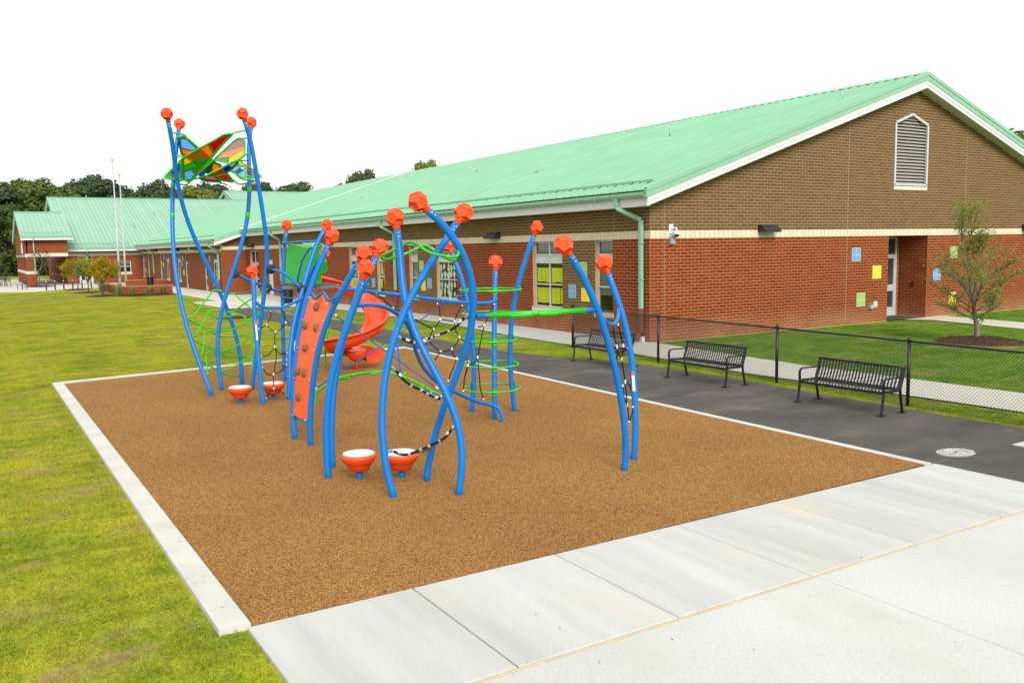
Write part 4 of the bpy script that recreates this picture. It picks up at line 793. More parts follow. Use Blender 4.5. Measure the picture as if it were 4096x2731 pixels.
# doors at the far end of this wall
def door(axis, c, a0, a1, ztop, double=True, solid=False):
    f = .06; w = []
    if solid: return framed('door', axis, c, a0, a1, [], [(a0+.05,a1-.05,.03,ztop-.05),(a0,a0+.045,.0,ztop),(a1-.045,a1,0,ztop),(a0+.045,a1-.045,ztop-.045,ztop)], M['spandrel'], SCH)
    lv = [(a0+f, (a0+a1)/2-.02), ((a0+a1)/2+.02, a1-f)] if double else [(a0+f, a1-f)]
    bars = [(a0,a0+f,.01,ztop),(a1-f,a1,.01,ztop),(a0+f,a1-f,ztop-.06,ztop),(a0+f,a1-f,2.12,2.24)]; rects = []
    if double: bars.append(((a0+a1)/2-.02,(a0+a1)/2+.02,.02,ztop-.06))
    for a, b in lv:
        rects += [(a,b,2.24,ztop-.06),(a+.13,b-.13,1.12,2.0),(a+.13,b-.13,.36,.98)]
        bars += [(a,a+.13,.02,2.12),(b-.13,b,.02,2.12),(a+.13,b-.13,2.0,2.12),(a+.13,b-.13,.02,.36),(a+.13,b-.13,.98,1.12)]
    d = framed('door', axis, c, a0, a1, rects, bars, M['alu'], SCH)
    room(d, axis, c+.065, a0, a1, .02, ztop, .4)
    mb = MB(); h = (a0+a1)/2+(.06 if double else .3)
    (mb.tube([(c-.05,h,.95),(c-.05,h,1.25)], .014) if axis == 'x' else mb.tube([(h,c-.05,.95),(h,c-.05,1.25)], .014)).build('handle', M['bolt'], d)
    return d
door('x', XW+.08, 62.75, 64.85, 3.05); door('x', XW+.06, 59.35, 60.3, 2.44, False, True)
o = MB().box((15.9,62.6,.013),(17.45,64.9,.026)).build('door_mat', M['matt']); tag(o, 'dark mat lying before the double door of the long wall', 'mat')
# return wall and the stepped-out far part
fh = []; ft = []
bays = [('w',67.0,68.5),('d',70.4,71.4),('d',77.6,78.6),('w',80.4,81.9),('w',85.5,87.0),('d',89.1,90.1),('d',96.2,97.0),('w',98.9,100.2)]
for k, a, b in bays: fh.append((a, b, .62 if k == 'w' else 0.0, 2.98))
fw = grid_wall('wall', 'x', XP, YJ, YC, -.1, 3.55, fh, [M['far_red']], .1)
for a, b in ((66.9,70.5),(78.5,82.0),(85.4,89.2),(96.9,100.3)):      # tan panels between door and window
    for s, e in ((a,b),):
        for h in [x for x in fh if x[0] >= a-.5 and x[1] <= b+1.2]: pass
    inner = sorted([x for x in fh if a-1.2 < (x[0]+x[1])/2 < b+1.2]); lo_, hi_ = inner[0][1], inner[-1][0]
    MB().box((XP-.004, lo_+.02, .62), (XP+.02, hi_-.02, 2.98)).build('tan_panel', M['far_tan'], fw)
MB().box((XP-.012, YJ, 2.99), (XP+.03, YC, 3.22)).build('cream_band', M['brick_cream'], fw)
MB().box((XP-.006, YJ, 3.22), (XP+.03, YC, 3.6)).build('tan_panel', M['far_tan'], fw)
for k, a, b in bays:
    c = XP+.06
    if k == 'w':
        m = (a+b)/2; w = framed('window', 'x', c, a, b, [(a+.05,m-.02,.68,1.55),(m+.02,b-.05,.68,1.55),(a+.05,m-.02,1.6,2.2),(m+.02,b-.05,1.6,2.2),(a+.05,b-.05,2.25,2.42,'spandrel'),(a+.05,m-.02,2.47,2.93),(m+.02,b-.05,2.47,2.93)],
            [(a,a+.05,.62,2.98),(b-.05,b,.62,2.98),(m-.02,m+.02,.62,2.98)]+[(a+.05,m-.02,z,z+.05) for z in (.63,1.55,2.2,2.42,2.93)]+[(m+.02,b-.05,z,z+.05) for z in (.63,1.55,2.2,2.42,2.93)], M['alu'], SCH)
        MB().box((XP-.03, a-.05, .46), (XP+.05, b+.05, .61)).build('sill', M['sill'], w)
        room(w, 'x', c+.07, a, b, .62, 2.98)
    else: door('x', c, a, b, 2.97, False)
rw = grid_wall('wall', 'y', YJ, XP, XW, -.1, 3.5, [], [M['far_red']])
MB().box((XP-.012, YJ-.012, 3.16), (XW, YJ+.02, 3.40)).build('cream_band', M['brick_cream'], rw)
MB().add([(XP-.006,YJ-.006,3.4),(XW,YJ-.006,3.4),(XW,YJ-.006,4.32),(XP-.006,YJ-.006,3.72),(XP-.006,YJ+.02,3.4),(XW,YJ+.02,3.4),(XW,YJ+.02,4.32),(XP-.006,YJ+.02,3.72)], [(0,1,2,3),(7,6,5,4),(0,4,5,1),(1,5,6,2),(2,6,7,3),(3,7,4,0)]).build('tan_panel', M['far_tan'], rw)
# cross wing
cwh = [(12.98,14.59,1.07,2.25),(9.6,10.9,0,2.9)]
cw = grid_wall('wall', 'y', YC, 8.5, XP, -.1, 3.6, cwh, [M['far_red']], .1)
MB().box((8.45, YC-.012, 2.86), (XP, YC+.02, 3.16)).build('cream_band', M['brick_cream'], cw)
MB().box((8.47, YC-.006, 3.16), (XP, YC+.02, 3.6)).build('tan_panel', M['far_tan'], cw)
w = framed('window', 'y', YC+.05, 12.98, 14.59, [(13.04,14.53,1.13,1.66),(13.04,14.53,1.72,2.19)], [(12.98,13.04,1.07,2.25),(14.53,14.59,1.07,2.25),(13.04,14.53,1.07,1.13),(13.04,14.53,1.66,1.72),(13.04,14.53,2.19,2.25)], M['white'], SCH)
w['label'] = 'wide white framed window with half lowered blind behind the flagpoles'
room(w, 'y', YC+.12, 12.98, 14.59, 1.07, 2.25); MB().box((13.04,YC+.13,1.85),(14.53,YC+.14,2.19)).build('blind', M['blind'], w)
MB().box((12.9,YC-.03,.86),(14.66,YC+.04,1.06)).build('sill', M['sill'], w)
door('y', YC+.06, 9.6, 10.9, 2.88)
pw = grid_wall('wall', 'x', 8.5, YC, 125, -.1, 5, [(103.5,105.2,0,2.9,.6)]+[(a,a+.7,.9,2.3,.1) for a in (107.5,110.8,114.5,118.6)], [M['far_red']])
for a in (107.5,110.8,114.5,118.6):
    w = framed('window', 'x', 8.55, a, a+.7, [(a+.05,a+.65,.95,2.25)], [(a,a+.05,.9,2.3),(a+.65,a+.7,.9,2.3),(a+.05,a+.65,.9,.95),(a+.05,a+.65,2.25,2.3)], M['lamp'], SCH)
    room(w, 'x', 8.62, a, a+.7, .9, 2.3, .3); MB().box((8.46,a-.05,.7),(8.52,a+.75,.89)).build('sill', M['sill'], w)
MB().box((9.0,103.5,0),(9.05,105.2,2.9)).build('door', M['dsbrown'], SCH)
# entrance porch: piers, beam and gable
for (x0, y0, x1, y1) in ((4.75,98.3,5.65,99.3),(4.75,103.4,5.45,104.3),(4.75,109.0,5.45,109.9),(4.75,115.5,5.65,116.5)):
    p = MB().box((x0,y0,-.1),(x1,y1,3.2)).build('pier', M['far_red'], SCH)
    MB().box((x0-.02,y0-.02,1.17),(x1+.02,y1+.02,1.45)).build('cream_band', M['brick_cream'], p); MB().box((x0-.02,y0-.02,2.83),(x1+.02,y1+.02,3.16)).build('cream_band', M['brick_cream'], p)
MB().box((4.85,98.4,3.21),(8.5,98.9,4.55)).build('porch_beam', M['far_red'], SCH); MB().box((5.66,98.38,2.86),(8.5,98.95,3.2)).build('cream_band', M['brick_cream'], SCH)
pg = MB(); pg.slab([(4.85,98.4,3.2),(4.85,116.4,3.2),(4.85,116.4,4.6),(4.85,107.4,7.4),(4.85,98.4,4.6)], .3); pg = pg.build('porch_gable', M['far_red'], SCH)
pts = [(4.62, 101.3+1.5*math.cos(t), 3.2+1.15*math.sin(t)) for t in [math.pi*i/12 for i in range(13)]]
MB().slab(pts, .05).build('arch_panel', M['sill'], pg)
# ---------------------------------------------------------------- roofs
def seam_panel(p0, p1, side, w=.41, fold=False):
    """one metal pan from eave p0 up to ridge p1 with a raised seam along one edge; side = unit vector across"""
    p0, p1, s = Vector(p0), Vector(p1), Vector(side); up = (p1-p0).cross(s).normalized()
    if up.z < 0: up = -up
    mb = MB(); a, b = p0, p0+s*w; c, d = p1+s*w, p1
    mb.add([a, b, c, d, a-up*.012, b-up*.012], [(0,1,2,3) if (b-a).cross(c-b).dot(up) > 0 else (3,2,1,0), (0,4,5,1)])
    r0, r1 = a+up*.048, d+up*.048; t = .028
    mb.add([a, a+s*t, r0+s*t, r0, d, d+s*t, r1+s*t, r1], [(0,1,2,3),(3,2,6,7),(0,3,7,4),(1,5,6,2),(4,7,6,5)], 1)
    return mb
E0, APX = V(16.99,0,4.575), V(30.43,0,9.06)
roof = MB().add([(17.0,20.05,4.55),(17.0,YJ-.5,4.55),(15.05,YJ-.5,3.90),(15.05,YC+1,3.90),(30.43,118,9.04),(30.43,20.05,9.04)], [(0,5,4,3,2,1)])
roof.add([(43.87,20.05,4.55),(43.87,118,4.55),(30.43,118,9.04),(30.43,20.05,9.04)], [(0,1,2,3)])
roof = roof.build('roof', M['roof'], SCH)
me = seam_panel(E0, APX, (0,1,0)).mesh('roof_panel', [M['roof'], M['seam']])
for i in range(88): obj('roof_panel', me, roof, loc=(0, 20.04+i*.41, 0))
mb = MB(); y = 20.04+88*.41
while y < 117:
    e = E0+V(0,y,0) if y < YJ-.55 else V(15.03,y,3.915)
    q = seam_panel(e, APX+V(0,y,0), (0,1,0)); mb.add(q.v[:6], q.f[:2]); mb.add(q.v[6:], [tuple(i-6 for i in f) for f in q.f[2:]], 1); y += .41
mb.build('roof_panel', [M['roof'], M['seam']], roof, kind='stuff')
mb = MB()
for i in range(0, 60): q = seam_panel((43.87, 20.04+i*.41, 4.575), APX+V(0,20.04+i*.41,0), (0,1,0)); mb.add(q.v, q.f)
mb.build('roof_panel', M['roof'], roof, kind='stuff')
mb = MB(); mb.add([(30.25,20.02,9.03),(30.43,20.02,9.125),(30.61,20.02,9.03),(30.25,118,9.03),(30.43,118,9.125),(30.61,118,9.03)], [(0,3,4,1),(1,4,5,2),(0,1,2)]); mb.build('ridge_cap', M['greentrim'], roof)
def sloped(name, x0, z0, x1, z1, y0, y1, h, m):   # a board following the slope: lower edge at z, height h
    return MB().add([(x0,y0,z0),(x1,y0,z1),(x1,y0,z1+h),(x0,y0,z0+h),(x0,y1,z0),(x1,y1,z1),(x1,y1,z1+h),(x0,y1,z0+h)], [(0,1,2,3),(7,6,5,4),(0,4,5,1),(1,5,6,2),(2,6,7,3),(3,7,4,0)]).build(name, m, roof)
for xa, sg in ((17.05, 1), (43.81, -1)):
    sloped('fascia', xa, 4.10, 30.43, 8.53, 20.00, 20.06, .13, M['white']); sloped('fascia', xa, 4.232, 30.43, 8.662, 19.985, 20.06, .13, M['white'])
    sloped('verge_trim', xa-.06*sg, 4.345, 30.43, 8.795, 19.965, 20.06, .165, M['greentrim']); sloped('verge_trim', xa-.06*sg, 4.512, 30.43, 8.962, 19.945, 20.09, .135, M['greentrim'])
    MB().add([(xa,20.06,4.12),(30.43,20.06,8.55),(30.43,YW+.02,8.55),(xa,YW+.02,4.12)], [(0,1,2,3)]).build('soffit', M['soffit'], roof)
def eave(x, y0, y1, zl, xw):
    MB().box((x, y0, zl), (x+.04, y1, zl+.25)).build('fascia', M['white'], roof)
    MB().box((x+.04, max(y0, YW), zl+.01), (xw+.02, y1, zl+.03)).build('soffit', M['soffit'], roof)
    g = MB(); prof = [(x-.005,zl+.25),(x-.09,zl+.26),(x-.13,zl+.33),(x-.13,zl+.42),(x-.115,zl+.42),(x-.115,zl+.34),(x-.005,zl+.30)]
    n = len(prof); g.add([(px,y0,pz) for px, pz in prof]+[(px,y1,pz) for px, pz in prof], [tuple(range(n)), tuple(reversed(range(n,2*n)))]+[(i,n+i,n+(i+1)%n,(i+1)%n) for i in range(n)])
    g = g.build('gutter', M['greentrim'], roof)
    y = y0+.5; b = MB()
    while y < min(y1, y0+46): b.box((x-.135,y,zl+.245),(x-.0,y+.025,zl+.252)); b.box((x-.137,y,zl+.25),(x-.131,y+.025,zl+.44)); y += .92
    b.build('gutter_strap', M['greentrim'], g)
eave(17.08, 20.07, YJ-.5, 4.10, XW); eave(15.14, YJ-.5, YC-.9, 3.46, XP)
# verge of the stepped-out part
for nm, z, h, yy, m in (('fascia', 3.46, .25, YJ-.55, M['white']), ('verge_trim', 3.71, .27, YJ-.57, M['greentrim'])):
    sloped(nm, 15.12, z, 17.3, z+.727, yy, YJ-.45, h, m)
MB().add([(15.14,YJ-.46,3.48),(17.3,YJ-.46,4.2),(17.3,YJ+.02,4.2),(15.14,YJ+.02,3.48)], [(0,1,2,3)]).build('soffit', M['soffit'], roof)
sloped('roof_joint', 16.99, 4.55, 30.43, 9.04, YJ-.62, YJ-.48, .13, M['white'])
# snow guards
def snow(y0, y1, s, x0=17.0, z0=4.575):
    x, z = x0+s*.948, z0+s*.3163; mb = MB(); mb.tube([(x,y0,z+.10),(x,y1,z+.10)], .022, 6); mb.tube([(x+.02,y0,z+.055),(x+.02,y1,z+.055)], .016, 6)
    y = y0+.2
    while y < y1: mb.box((x-.05,y,z+.02),(x+.05,y+.05,z+.085)); y += .82
    mb.build('snow_guard', M['greentrim'], roof)
snow(20.6, 62, .85); snow(YJ+2, 96, .85, 15.03, 3.915)
for x, y in ((22,33.3),(25,44.1),(22,54),(26,29),(28,60),(20,70)):
    z = 4.575+(x-16.99)*.3337; MB().tube([(x,y,z-.1),(x,y,z+.35)], .045, 8).build('vent_pipe', M['roof'], roof)
MB().tube([(27.6,21.5,8.0),(27.6,21.5,8.36),(27.65,21.5,8.42),(27.7,21.5,8.36)], .012, 6).build('vent_pipe', M['bolt'], roof)
# cross wing roof, gym roof, porch roof
def yroof(name, x0, x1, ye, ze, yr, zr, xg=None, m=None, n_ind=0, back=True):
    r = MB().add([(x0,ye,ze-.03),(x1,ye,ze-.03),(x1,yr,zr-.03),(x0,yr,zr-.03)], [(0,1,2,3)])
    if back: r.add([(x0,2*yr-ye,ze-.03),(x1,2*yr-ye,ze-.03),(x1,yr,zr-.03),(x0,yr,zr-.03)], [(3,2,1,0)])
    r = r.build('roof', M['roof'], SCH)
    me = seam_panel((0,ye,ze), (0,yr,zr), (1,0,0)).mesh('roof_panel', [M['roof'], M['roof']]); x = x0; i = 0
    while x < x1-.2: obj('roof_panel', me, r, loc=(x,0,0)); x += .41
    MB().box((x0-.05,yr-.15,zr-.02),(x1,yr+.15,zr+.06)).build('ridge_cap', M['greentrim'], r)
    # left verge and eave
    for nm, dz, h, xx, m_ in (('fascia', -.50, .28, x0-.02, M['white']), ('verge_trim', -.22, .27, x0-.05, M['greentrim'])):
        MB().add([(xx,ye,ze+dz),(xx,yr,zr+dz),(xx,yr,zr+dz+h),(xx,ye,ze+dz+h),(xx+.1,ye,ze+dz),(xx+.1,yr,zr+dz),(xx+.1,yr,zr+dz+h),(xx+.1,ye,ze+dz+h)], [(3,2,1,0),(4,5,6,7),(0,1,5,4),(1,2,6,5),(2,3,7,6),(3,0,4,7)]).build(nm, m_, r)
        y2 = 2*yr-ye
        MB().add([(xx,y2,ze+dz),(xx,yr,zr+dz),(xx,yr,zr+dz+h),(xx,y2,ze+dz+h),(xx+.1,y2,ze+dz),(xx+.1,yr,zr+dz),(xx+.1,yr,zr+dz+h),(xx+.1,y2,ze+dz+h)], [(0,1,2,3),(7,6,5,4),(4,5,1,0),(5,6,2,1),(6,7,3,2),(7,4,0,3)]).build(nm, m_, r)
    MB().box((x0,ye-.03,ze-.46),(x1,ye+.03,ze-.2)).build('fascia', M['white'], r); MB().box((x0,ye-.13,ze-.2),(x1,ye+.03,ze-.03)).build('gutter', M['greentrim'], r)
    MB().slab([(x0+.4,ye+.2,ze-.3),(x0+.4,yr,zr-.3),(x0+.4,2*yr-ye-.2,ze-.3)], .1).build('gable_panel', M['soffit'], r)
    return r
r1_ = yroof('roof', 8.35, 32, 99.7, 3.78, 117.7, 9.78)
mb = MB(); mb.tube([(8.7,100.5,4.13),(14.5,100.5,4.13)], .03, 6); mb.build('snow_guard', M['greentrim'], r1_)
r2_ = yroof('roof', 4.45, 9.0, 97.8, 4.95, 107.4, 7.6); MB().tube([(4.5,98.7,5.27),(8.2,98.7,5.27)], .03, 6).build('snow_guard', M['greentrim'], r2_)
r3_ = yroof('roof', 33.0, 62, 122, 8.0, 135, 12.1)
MB().box((33.2,122.3,0),(62,147,7.9)).build('wall', M['far_tan'], SCH)
for x, y in ((19,111),(12.5,117),(16,106),(23,114)): z = 3.78+(y-99.7)*.3333; MB().tube([(x,y,z-.1),(x,y,z+.55)], .05, 6).build('vent_pipe', M['roof'], r1_)
# downspouts
def spout(pts, zsplit, w=.11):
    d = MB()
    for p, q in zip(pts, pts[1:]): d.bar(p, q, w, w, (0,1,0))
    x, y, _ = pts[-1]; d.bar(pts[-1], (x, y, zsplit), w, w, (0,1,0)); d = d.build('downspout', M['greentrim'], SCH)
    b = MB(); b.bar((x,y,zsplit),(x,y,.22),w+.004,w+.004,(0,1,0)); b.bar((x,y,.26),(x-.18,y,.10),w+.004,w+.004,(0,1,0)); b.build('downspout_boot', M['dsbrown'], d)
    s = MB()
    for z in (1.9, 3.0): s.box((x-w/2-.006,y-w/2-.03,z),(x+.07,y+w/2+.03,z+.03))
    s.build('strap', M['greentrim'], d)
for yy in (20.75, 39.0, 57.2): spout([(17.02,yy+.65,4.42),(17.02,yy+.65,4.08),(17.43,yy,3.72),(17.43,yy,3.6)], 1.03)
for yy in (66.4, 93.2): spout([(15.08,yy+.6,3.75),(15.08,yy+.6,3.45),(15.6,yy,3.1),(15.6,yy,3.0)], 1.0)
spout([(10.4,99.65,3.55),(10.4,99.65,3.3),(10.4,100.4,2.95),(10.4,100.4,2.9)], .9)
spout([(5.5,97.75,4.75),(5.5,97.75,4.5),(5.5,98.22,4.3),(5.5,98.22,4.2)], 1.15)
MB().box((17.36,20.62,-.02),(17.48,20.76,.17)).build('drain_pipe', M['white'], SCH)
# glazed colour squares set in the brick
def tiles(axis, a0, a1, z0, z1, colour):
    c = XW if axis == 'x' else YW; mb = MB(); f = lambda a,b,za,zb,p,q: ((c-p,a,za),(c-q,b,zb)) if axis == 'x' else ((a,c-p,za),(b,c-q,zb))
    mb.box(*f(a0-.012,a1+.012,z0-.012,z1+.012,.0035,-.012)); t = mb.build('tile_panel', M['sill'], SCH); ma, mz = (a0+a1)/2, (z0+z1)/2
    t['label'] = '%s square of four glazed tiles set in the brick' % colour
    for a, b in ((a0,ma-.008),(ma+.008,a1)):
        for za, zb in ((z0,mz-.008),(mz+.008,z1)): MB().box(*f(a,b,za,zb,.007,.0)).build('tile', M['tile_'+colour], t)
for t in (('x',24.29,24.70,1.21,1.65,'blue'),('x',23.52,23.96,1.12,1.55,'yellow'),('x',23.64,24.04,1.97,2.42,'green'),('x',35.89,36.32,1.09,1.52,'yellow'),('x',35.27,35.69,1.2,1.64,'blue'),('x',36.04,36.47,1.97,2.41,'green'),('x',41.71,42.12,1.08,1.51,'blue'),('x',42.56,42.94,1.18,1.6,'green'),
          ('y',26.94,27.41,2.27,2.72,'blue'),('y',28.13,28.61,1.6,2.06,'yellow'),('y',27.26,27.73,.62,1.09,'green'),('y',31.84,32.3,1.41,1.85,'blue'),('y',32.9,33.37,2.25,2.69,'green'),('y',32.91,33.39,.43,.89,'yellow')): tiles(*t)
for y0, z0, c in ((69.3,2.3,'blue'),(69.6,1.6,'green'),(79.2,2.3,'green'),(79.6,1.8,'blue'),(79.0,1.1,'yellow'),(88.2,1.7,'yellow'),(87.7,2.4,'blue'),(98.2,1.1,'yellow'),(98.0,2.2,'blue')):
    t = MB().box((XP-.02,y0,z0),(XP-.005,y0+.4,z0+.42)).build('tile_panel', M['tile_'+c], SCH)
# fittings hung on the walls
def walllight(axis, a, z, c, label, s=1):
    g = thing('wall_light', label, 'wall light', 'bronze wedge lights along the school walls')
    P = (lambda u, d, zz: (c-d, a+u, zz)) if axis == 'x' else (lambda u, d, zz: (a+u, c-d, zz))
    w = .38*s; v = [P(-w,0,z),P(w,0,z),P(w,0,z-.24),P(-w,0,z-.24),P(-w,.14,z),P(w,.14,z),P(w,.36,z-.22),P(-w,.36,z-.22),P(-w,.36,z-.24),P(w,.36,z-.24)]
    f = [(0,1,5,4),(4,5,6,7),(7,6,9,8),(8,9,2,3),(0,4,7,8,3),(1,2,9,6,5)]
    if axis == 'x': f = [tuple(reversed(q)) for q in f]
    MB().add(v, f).build('housing', M['lamp'], g)
    MB().box(*(((c-.30,a-w+.05,z-.252),(c-.06,a+w-.05,z-.243)) if axis == 'x' else ((a-w+.05,c-.30,z-.252),(a+w-.05,c-.06,z-.243)))).build('lens', M['spandrel'], g)
walllight('y', 22.5, 3.56, YW, 'dark wedge light on the gable wall right of the camera')
walllight('y', 38.35, 3.56, YW, 'dark wedge light at the right edge beyond the sapling')
walllight('x', 29.6, 3.55, XW, 'dark wedge light between the two nearest window groups')
walllight('x', 47.9, 3.55, XW, 'dark wedge light behind the green deck panels')
walllight('x', 64.0, 3.55, XW, 'dark wedge light over the glazed double door')
for yy, l in ((72.5,'far wedge light nearest the stepped corner'),(81.0,'far wedge light above the middle windows'),(91.5,'far wedge light left of the blue tower posts'),(96.6,'far wedge light nearest the flagpoles')): walllight('x', yy, 3.42, XP, l)
g = thing('security_camera', 'white dome security camera on a bracket at the gable corner', 'camera')
MB().box((18.26,YW-.03,3.30),(18.42,YW-.001,3.58)).build('mount_plate', M['cam'], g); MB().tube(smooth([(18.34,YW-.03,3.45),(18.36,YW-.16,3.46),(18.38,YW-.22,3.44),(18.38,YW-.23,3.36)], 4), .028, 8).build('arm', M['cam'], g)
MB().lathe([(.03,.09),(.09,.08),(.115,.05),(.115,.0),(.09,-.01)][::-1], (18.38,YW-.23,3.27), 16).build('housing', M['cam'], g); MB().lathe([(.001,-.08),(.05,-.065),(.075,-.02),(.078,0)], (18.38,YW-.23,3.26), 14).build('dome', M['black'], g)
g = thing('security_camera', 'tiny white dome camera high on the stepped-out far wall', 'camera'); MB().lathe([(.001,-.1),(.09,-.05),(.1,.06),(.05,.1)], (XP-.15,76,3.3), 10).build('housing', M['cam'], g); MB().box((XP-.12,75.97,3.34),(XP,76.03,3.40)).build('arm', M['cam'], g)
def wbox(x0, z0, x1, z1, d, m, label): o = MB().box((x0,YW-d,z0),(x1,YW-.001,z1)).box((x0+.02,YW-d-.008,z0+.03),(x1-.02,YW-d-.0005,z1-.03)).build('wall_box', M[m]); tag(o, label, 'junction box')
wbox(18.28,2.98,18.46,3.22,.09,'greybox','small grey box on the brick below the corner camera')
wbox(27.92,.50,28.12,.66,.10,'greybox','small grey box low on the wall near the green tile square'); wbox(28.2,.55,28.42,.76,.03,'sill','pale flat plate low on the wall beside a grey box')
# ---------------------------------------------------------------- play equipment
PH = (1+5**.5)/2
def dodeca():
    """moulded cap: dodecahedron with recessed faces, one corner up"""
    ps = [V(x,y,z) for x in (-1,1) for y in (-1,1) for z in (-1,1)]
    for a in (-1,1):
        for b in (-1,1): ps += [V(0,a/PH,b*PH), V(a/PH,b*PH,0), V(a*PH,0,b/PH)]
    ns = []
    for a in (-1,1):
        for b in (-1,1): ns += [V(a,0,b*PH), V(0,b*PH,a), V(b*PH,a,0)]
    rot = V(1,1,1).rotation_difference(V(0,0,1)).to_matrix(); sc = .127/3**.5
    mb = MB()
    for n in ns:
        n = n.normalized(); f = sorted(ps, key=lambda p: -p.dot(n))[:5]; c = sum(f, V(0,0,0))/5
        u = (f[0]-c).normalized(); w = n.cross(u); f.sort(key=lambda p: math.atan2((p-c).dot(w), (p-c).dot(u)))
        o = f; a = [c+(p-c)*.74 for p in f]; b = [c+(p-c)*.66-n*.12 for p in f]
        vs = [rot @ p*sc for p in o+a+b]
        mb.add(vs, [(i,(i+1)%5,5+(i+1)%5,5+i) for i in range(5)]+[(5+i,5+(i+1)%5,10+(i+1)%5,10+i) for i in range(5)]+[(10,11,12,13,14)])
    mb.lathe([(.046,-.165),(.047,-.12),(.060,-.10),(.085,-.085)], (0,0,0), 14)
    return mb.mesh('finial', M['orange'])
FIN = dodeca()
BOLT = MB().lathe([(.011,0),(.011,.004),(.007,.009),(.001,.010)], (0,0,0), 8).mesh('bolt', M['bolt'])
POST = {}
def post(name, parent, r=.0445):
    c = smooth(PT[name], 3); c[0] = c[0]-V(0,0,.06)
    o = MB().tube(c, r, 16).build('post', M['blue'], parent); POST[name] = c
    t = (c[-1]-c[-3]).normalized(); f = obj('finial', FIN, o); f.rotation_mode = 'QUATERNION'
    f.rotation_quaternion = V(0,0,1).rotation_difference(t) @ Matrix.Rotation(random.uniform(0,2), 3, 'Z').to_quaternion(); f.location = c[-1]+t*.155
    view = V(-c[-1].x, -c[-1].y, 0).normalized()
    for k in (.05, .10):
        p = c[-1]-t*k; n = (view+V(.5,-.3,0)).normalized(); n = (n-t*n.dot(t)).normalized(); b = obj('bolt', BOLT, o); b.rotation_mode = 'QUATERNION'; b.rotation_quaternion = V(0,0,1).rotation_difference(n); b.location = p+n*r*.96
    return o
def tube(name, pts, r, m, parent, k=6, n=10, closed=False): return MB().tube(smooth(pts, k, closed) if k else pts, r, n, closed).build(name, M[m], parent)
def snap(p, name):   # nearest point on a post's axis
    return min(POST[name], key=lambda q: (q-Vector(p)).length)
def ropes(lines, parent, r=.0095):
    """each rope with pale ferrules at its ends"""
    done = []
    for l in lines:
        c = smooth(l, 5) if len(l) > 2 else [Vector(p) for p in l]
        ro = MB().tube(c, r, 7).build('rope', M['rope'], parent); mb = MB()
        for a, b in ((c[0], c[1]), (c[-1], c[-2])):
            d = (b-a).normalized(); mb.tube([a-d*.006, a+d*.030], r*1.32, 8)
        mb.build('ferrule', M['ferrule'], ro)
# --- butterfly tower
T = thing('butterfly_tower', 'tallest blue four-post tower carrying a stained glass style butterfly canopy', 'play tower', loc=(0,0,0))
for n in ('P1','P2','P3','P4'): post(n, T)
for k in ('13','34','12','24'):
    for i in range(4):
        w = [Vector(p) for p in PT['wave_%s_%d' % (k, i)]]; tube('climbing_rail', w, .0165, 'green', T)
cv = V(0,0,2.95)
for k in 'abcdefgh':
    d = PT['wing_'+k]; out = [Vector(p) for p in d['outline']]
    w = MB().tube(smooth(out, 4, True), .019, 8, True)
    # web behind the panels, left open where they sit
    wo = w.build('wing', M['green'], T)
    nrm = (out[1]-out[0]).cross(out[len(out)//2]-out[0]).normalized()
    e1 = (out[1]-out[0]).normalized(); e3 = nrm; e2 = e3.cross(e1); so = [p for p in smooth(out, 4, True)]
    f2 = lambda p: V((p-out[0]).dot(e1), (p-out[0]).dot(e2), 0)
    o2 = [(f2(q).x, f2(q).y) for q in so]; ins = lambda h: all(inpoly(f2(p).x, f2(p).y, o2) for p in h)
    hs = []
    for col, pl in d['panels']:
        pl = [Vector(p) for p in pl]; g_ = sum(pl, V(0,0,0))/len(pl); pl = [p+(p-g_).normalized()*(.012 if k in 'cef' else .0) for p in pl]
        for q in range(7):
            if ins(pl) or k in 'cef': break
            pl = [g_+(p-g_)*.94 for p in pl]
        MB().slab([p+(p-g_).normalized()*.01 for p in pl], .008).build('wing_panel', M['p_'+col], wo); hs.append(pl)
    # perforated green web that frames the sheets
    if k in 'cef': continue
    loops = [so]+[h for h in hs if ins(h)]
    tris = tessellate_polygon([[f2(p) for p in l] for l in loops]); flat = [p for l in loops for p in l]; N_ = len(flat); th = nrm*.006
    MB().add([p-th for p in flat]+[p+th for p in flat], [t for t in tris]+[tuple(N_+i for i in reversed(t)) for t in tris]).build('wing_web', M['webgreen'], wo)
for i in range(11): tube('canopy_arm', PT['arm_%d' % i], .017, 'green', T, 4)
for n, z in (('P2',4.3),('P2',3.75),('P1',3.75),('P1',4.4)):
    p = at_z(POST[n], z); MB().lathe([(.046,-.06),(.052,-.045),(.052,.045),(.046,.06)], p, 12).build('clamp', M['green'], T)
# --- deck, slide, ladder, bridge bars, rope net
T = thing('slide_deck', 'raised grey deck with green hexagon panels, ladder and red spiral slide', 'slide unit')
for n in ('G','F1','F2','H'): post(n, T)
b3 = V(7.05, 18.9, 0)
dz = 2.185
dk = MB().prism([(6.02,19.72),(6.66,18.93),(7.25,19.35),(7.35,20.3),(6.7,20.75)], dz-.085, dz).build('deck', M['deck_grey'], T)
MB().prism([(5.99,19.79),(6.66,18.98),(7.21,19.37),(7.3,20.28),(6.7,20.7)], dz, dz+.012).build('tread_plate', M['rubber_black'], dk)
MB().tube([(6.75,20.62,-.05),(6.75,20.62,3.1)], .0445, 14).build('post', M['blue'], T)
for k, th in (('dpanel1',.03),('dpanel2',.03),('dpanel3',.03),('dpanel4',.03)):
    pl = [Vector(p) for p in PT[k]]; o = MB().slab(pl, th).build('deck_panel', M['gpanel'], T)
    MB().tube(pl, .022, 8, True, smooth=False).build('panel_rim', M['green'], o)
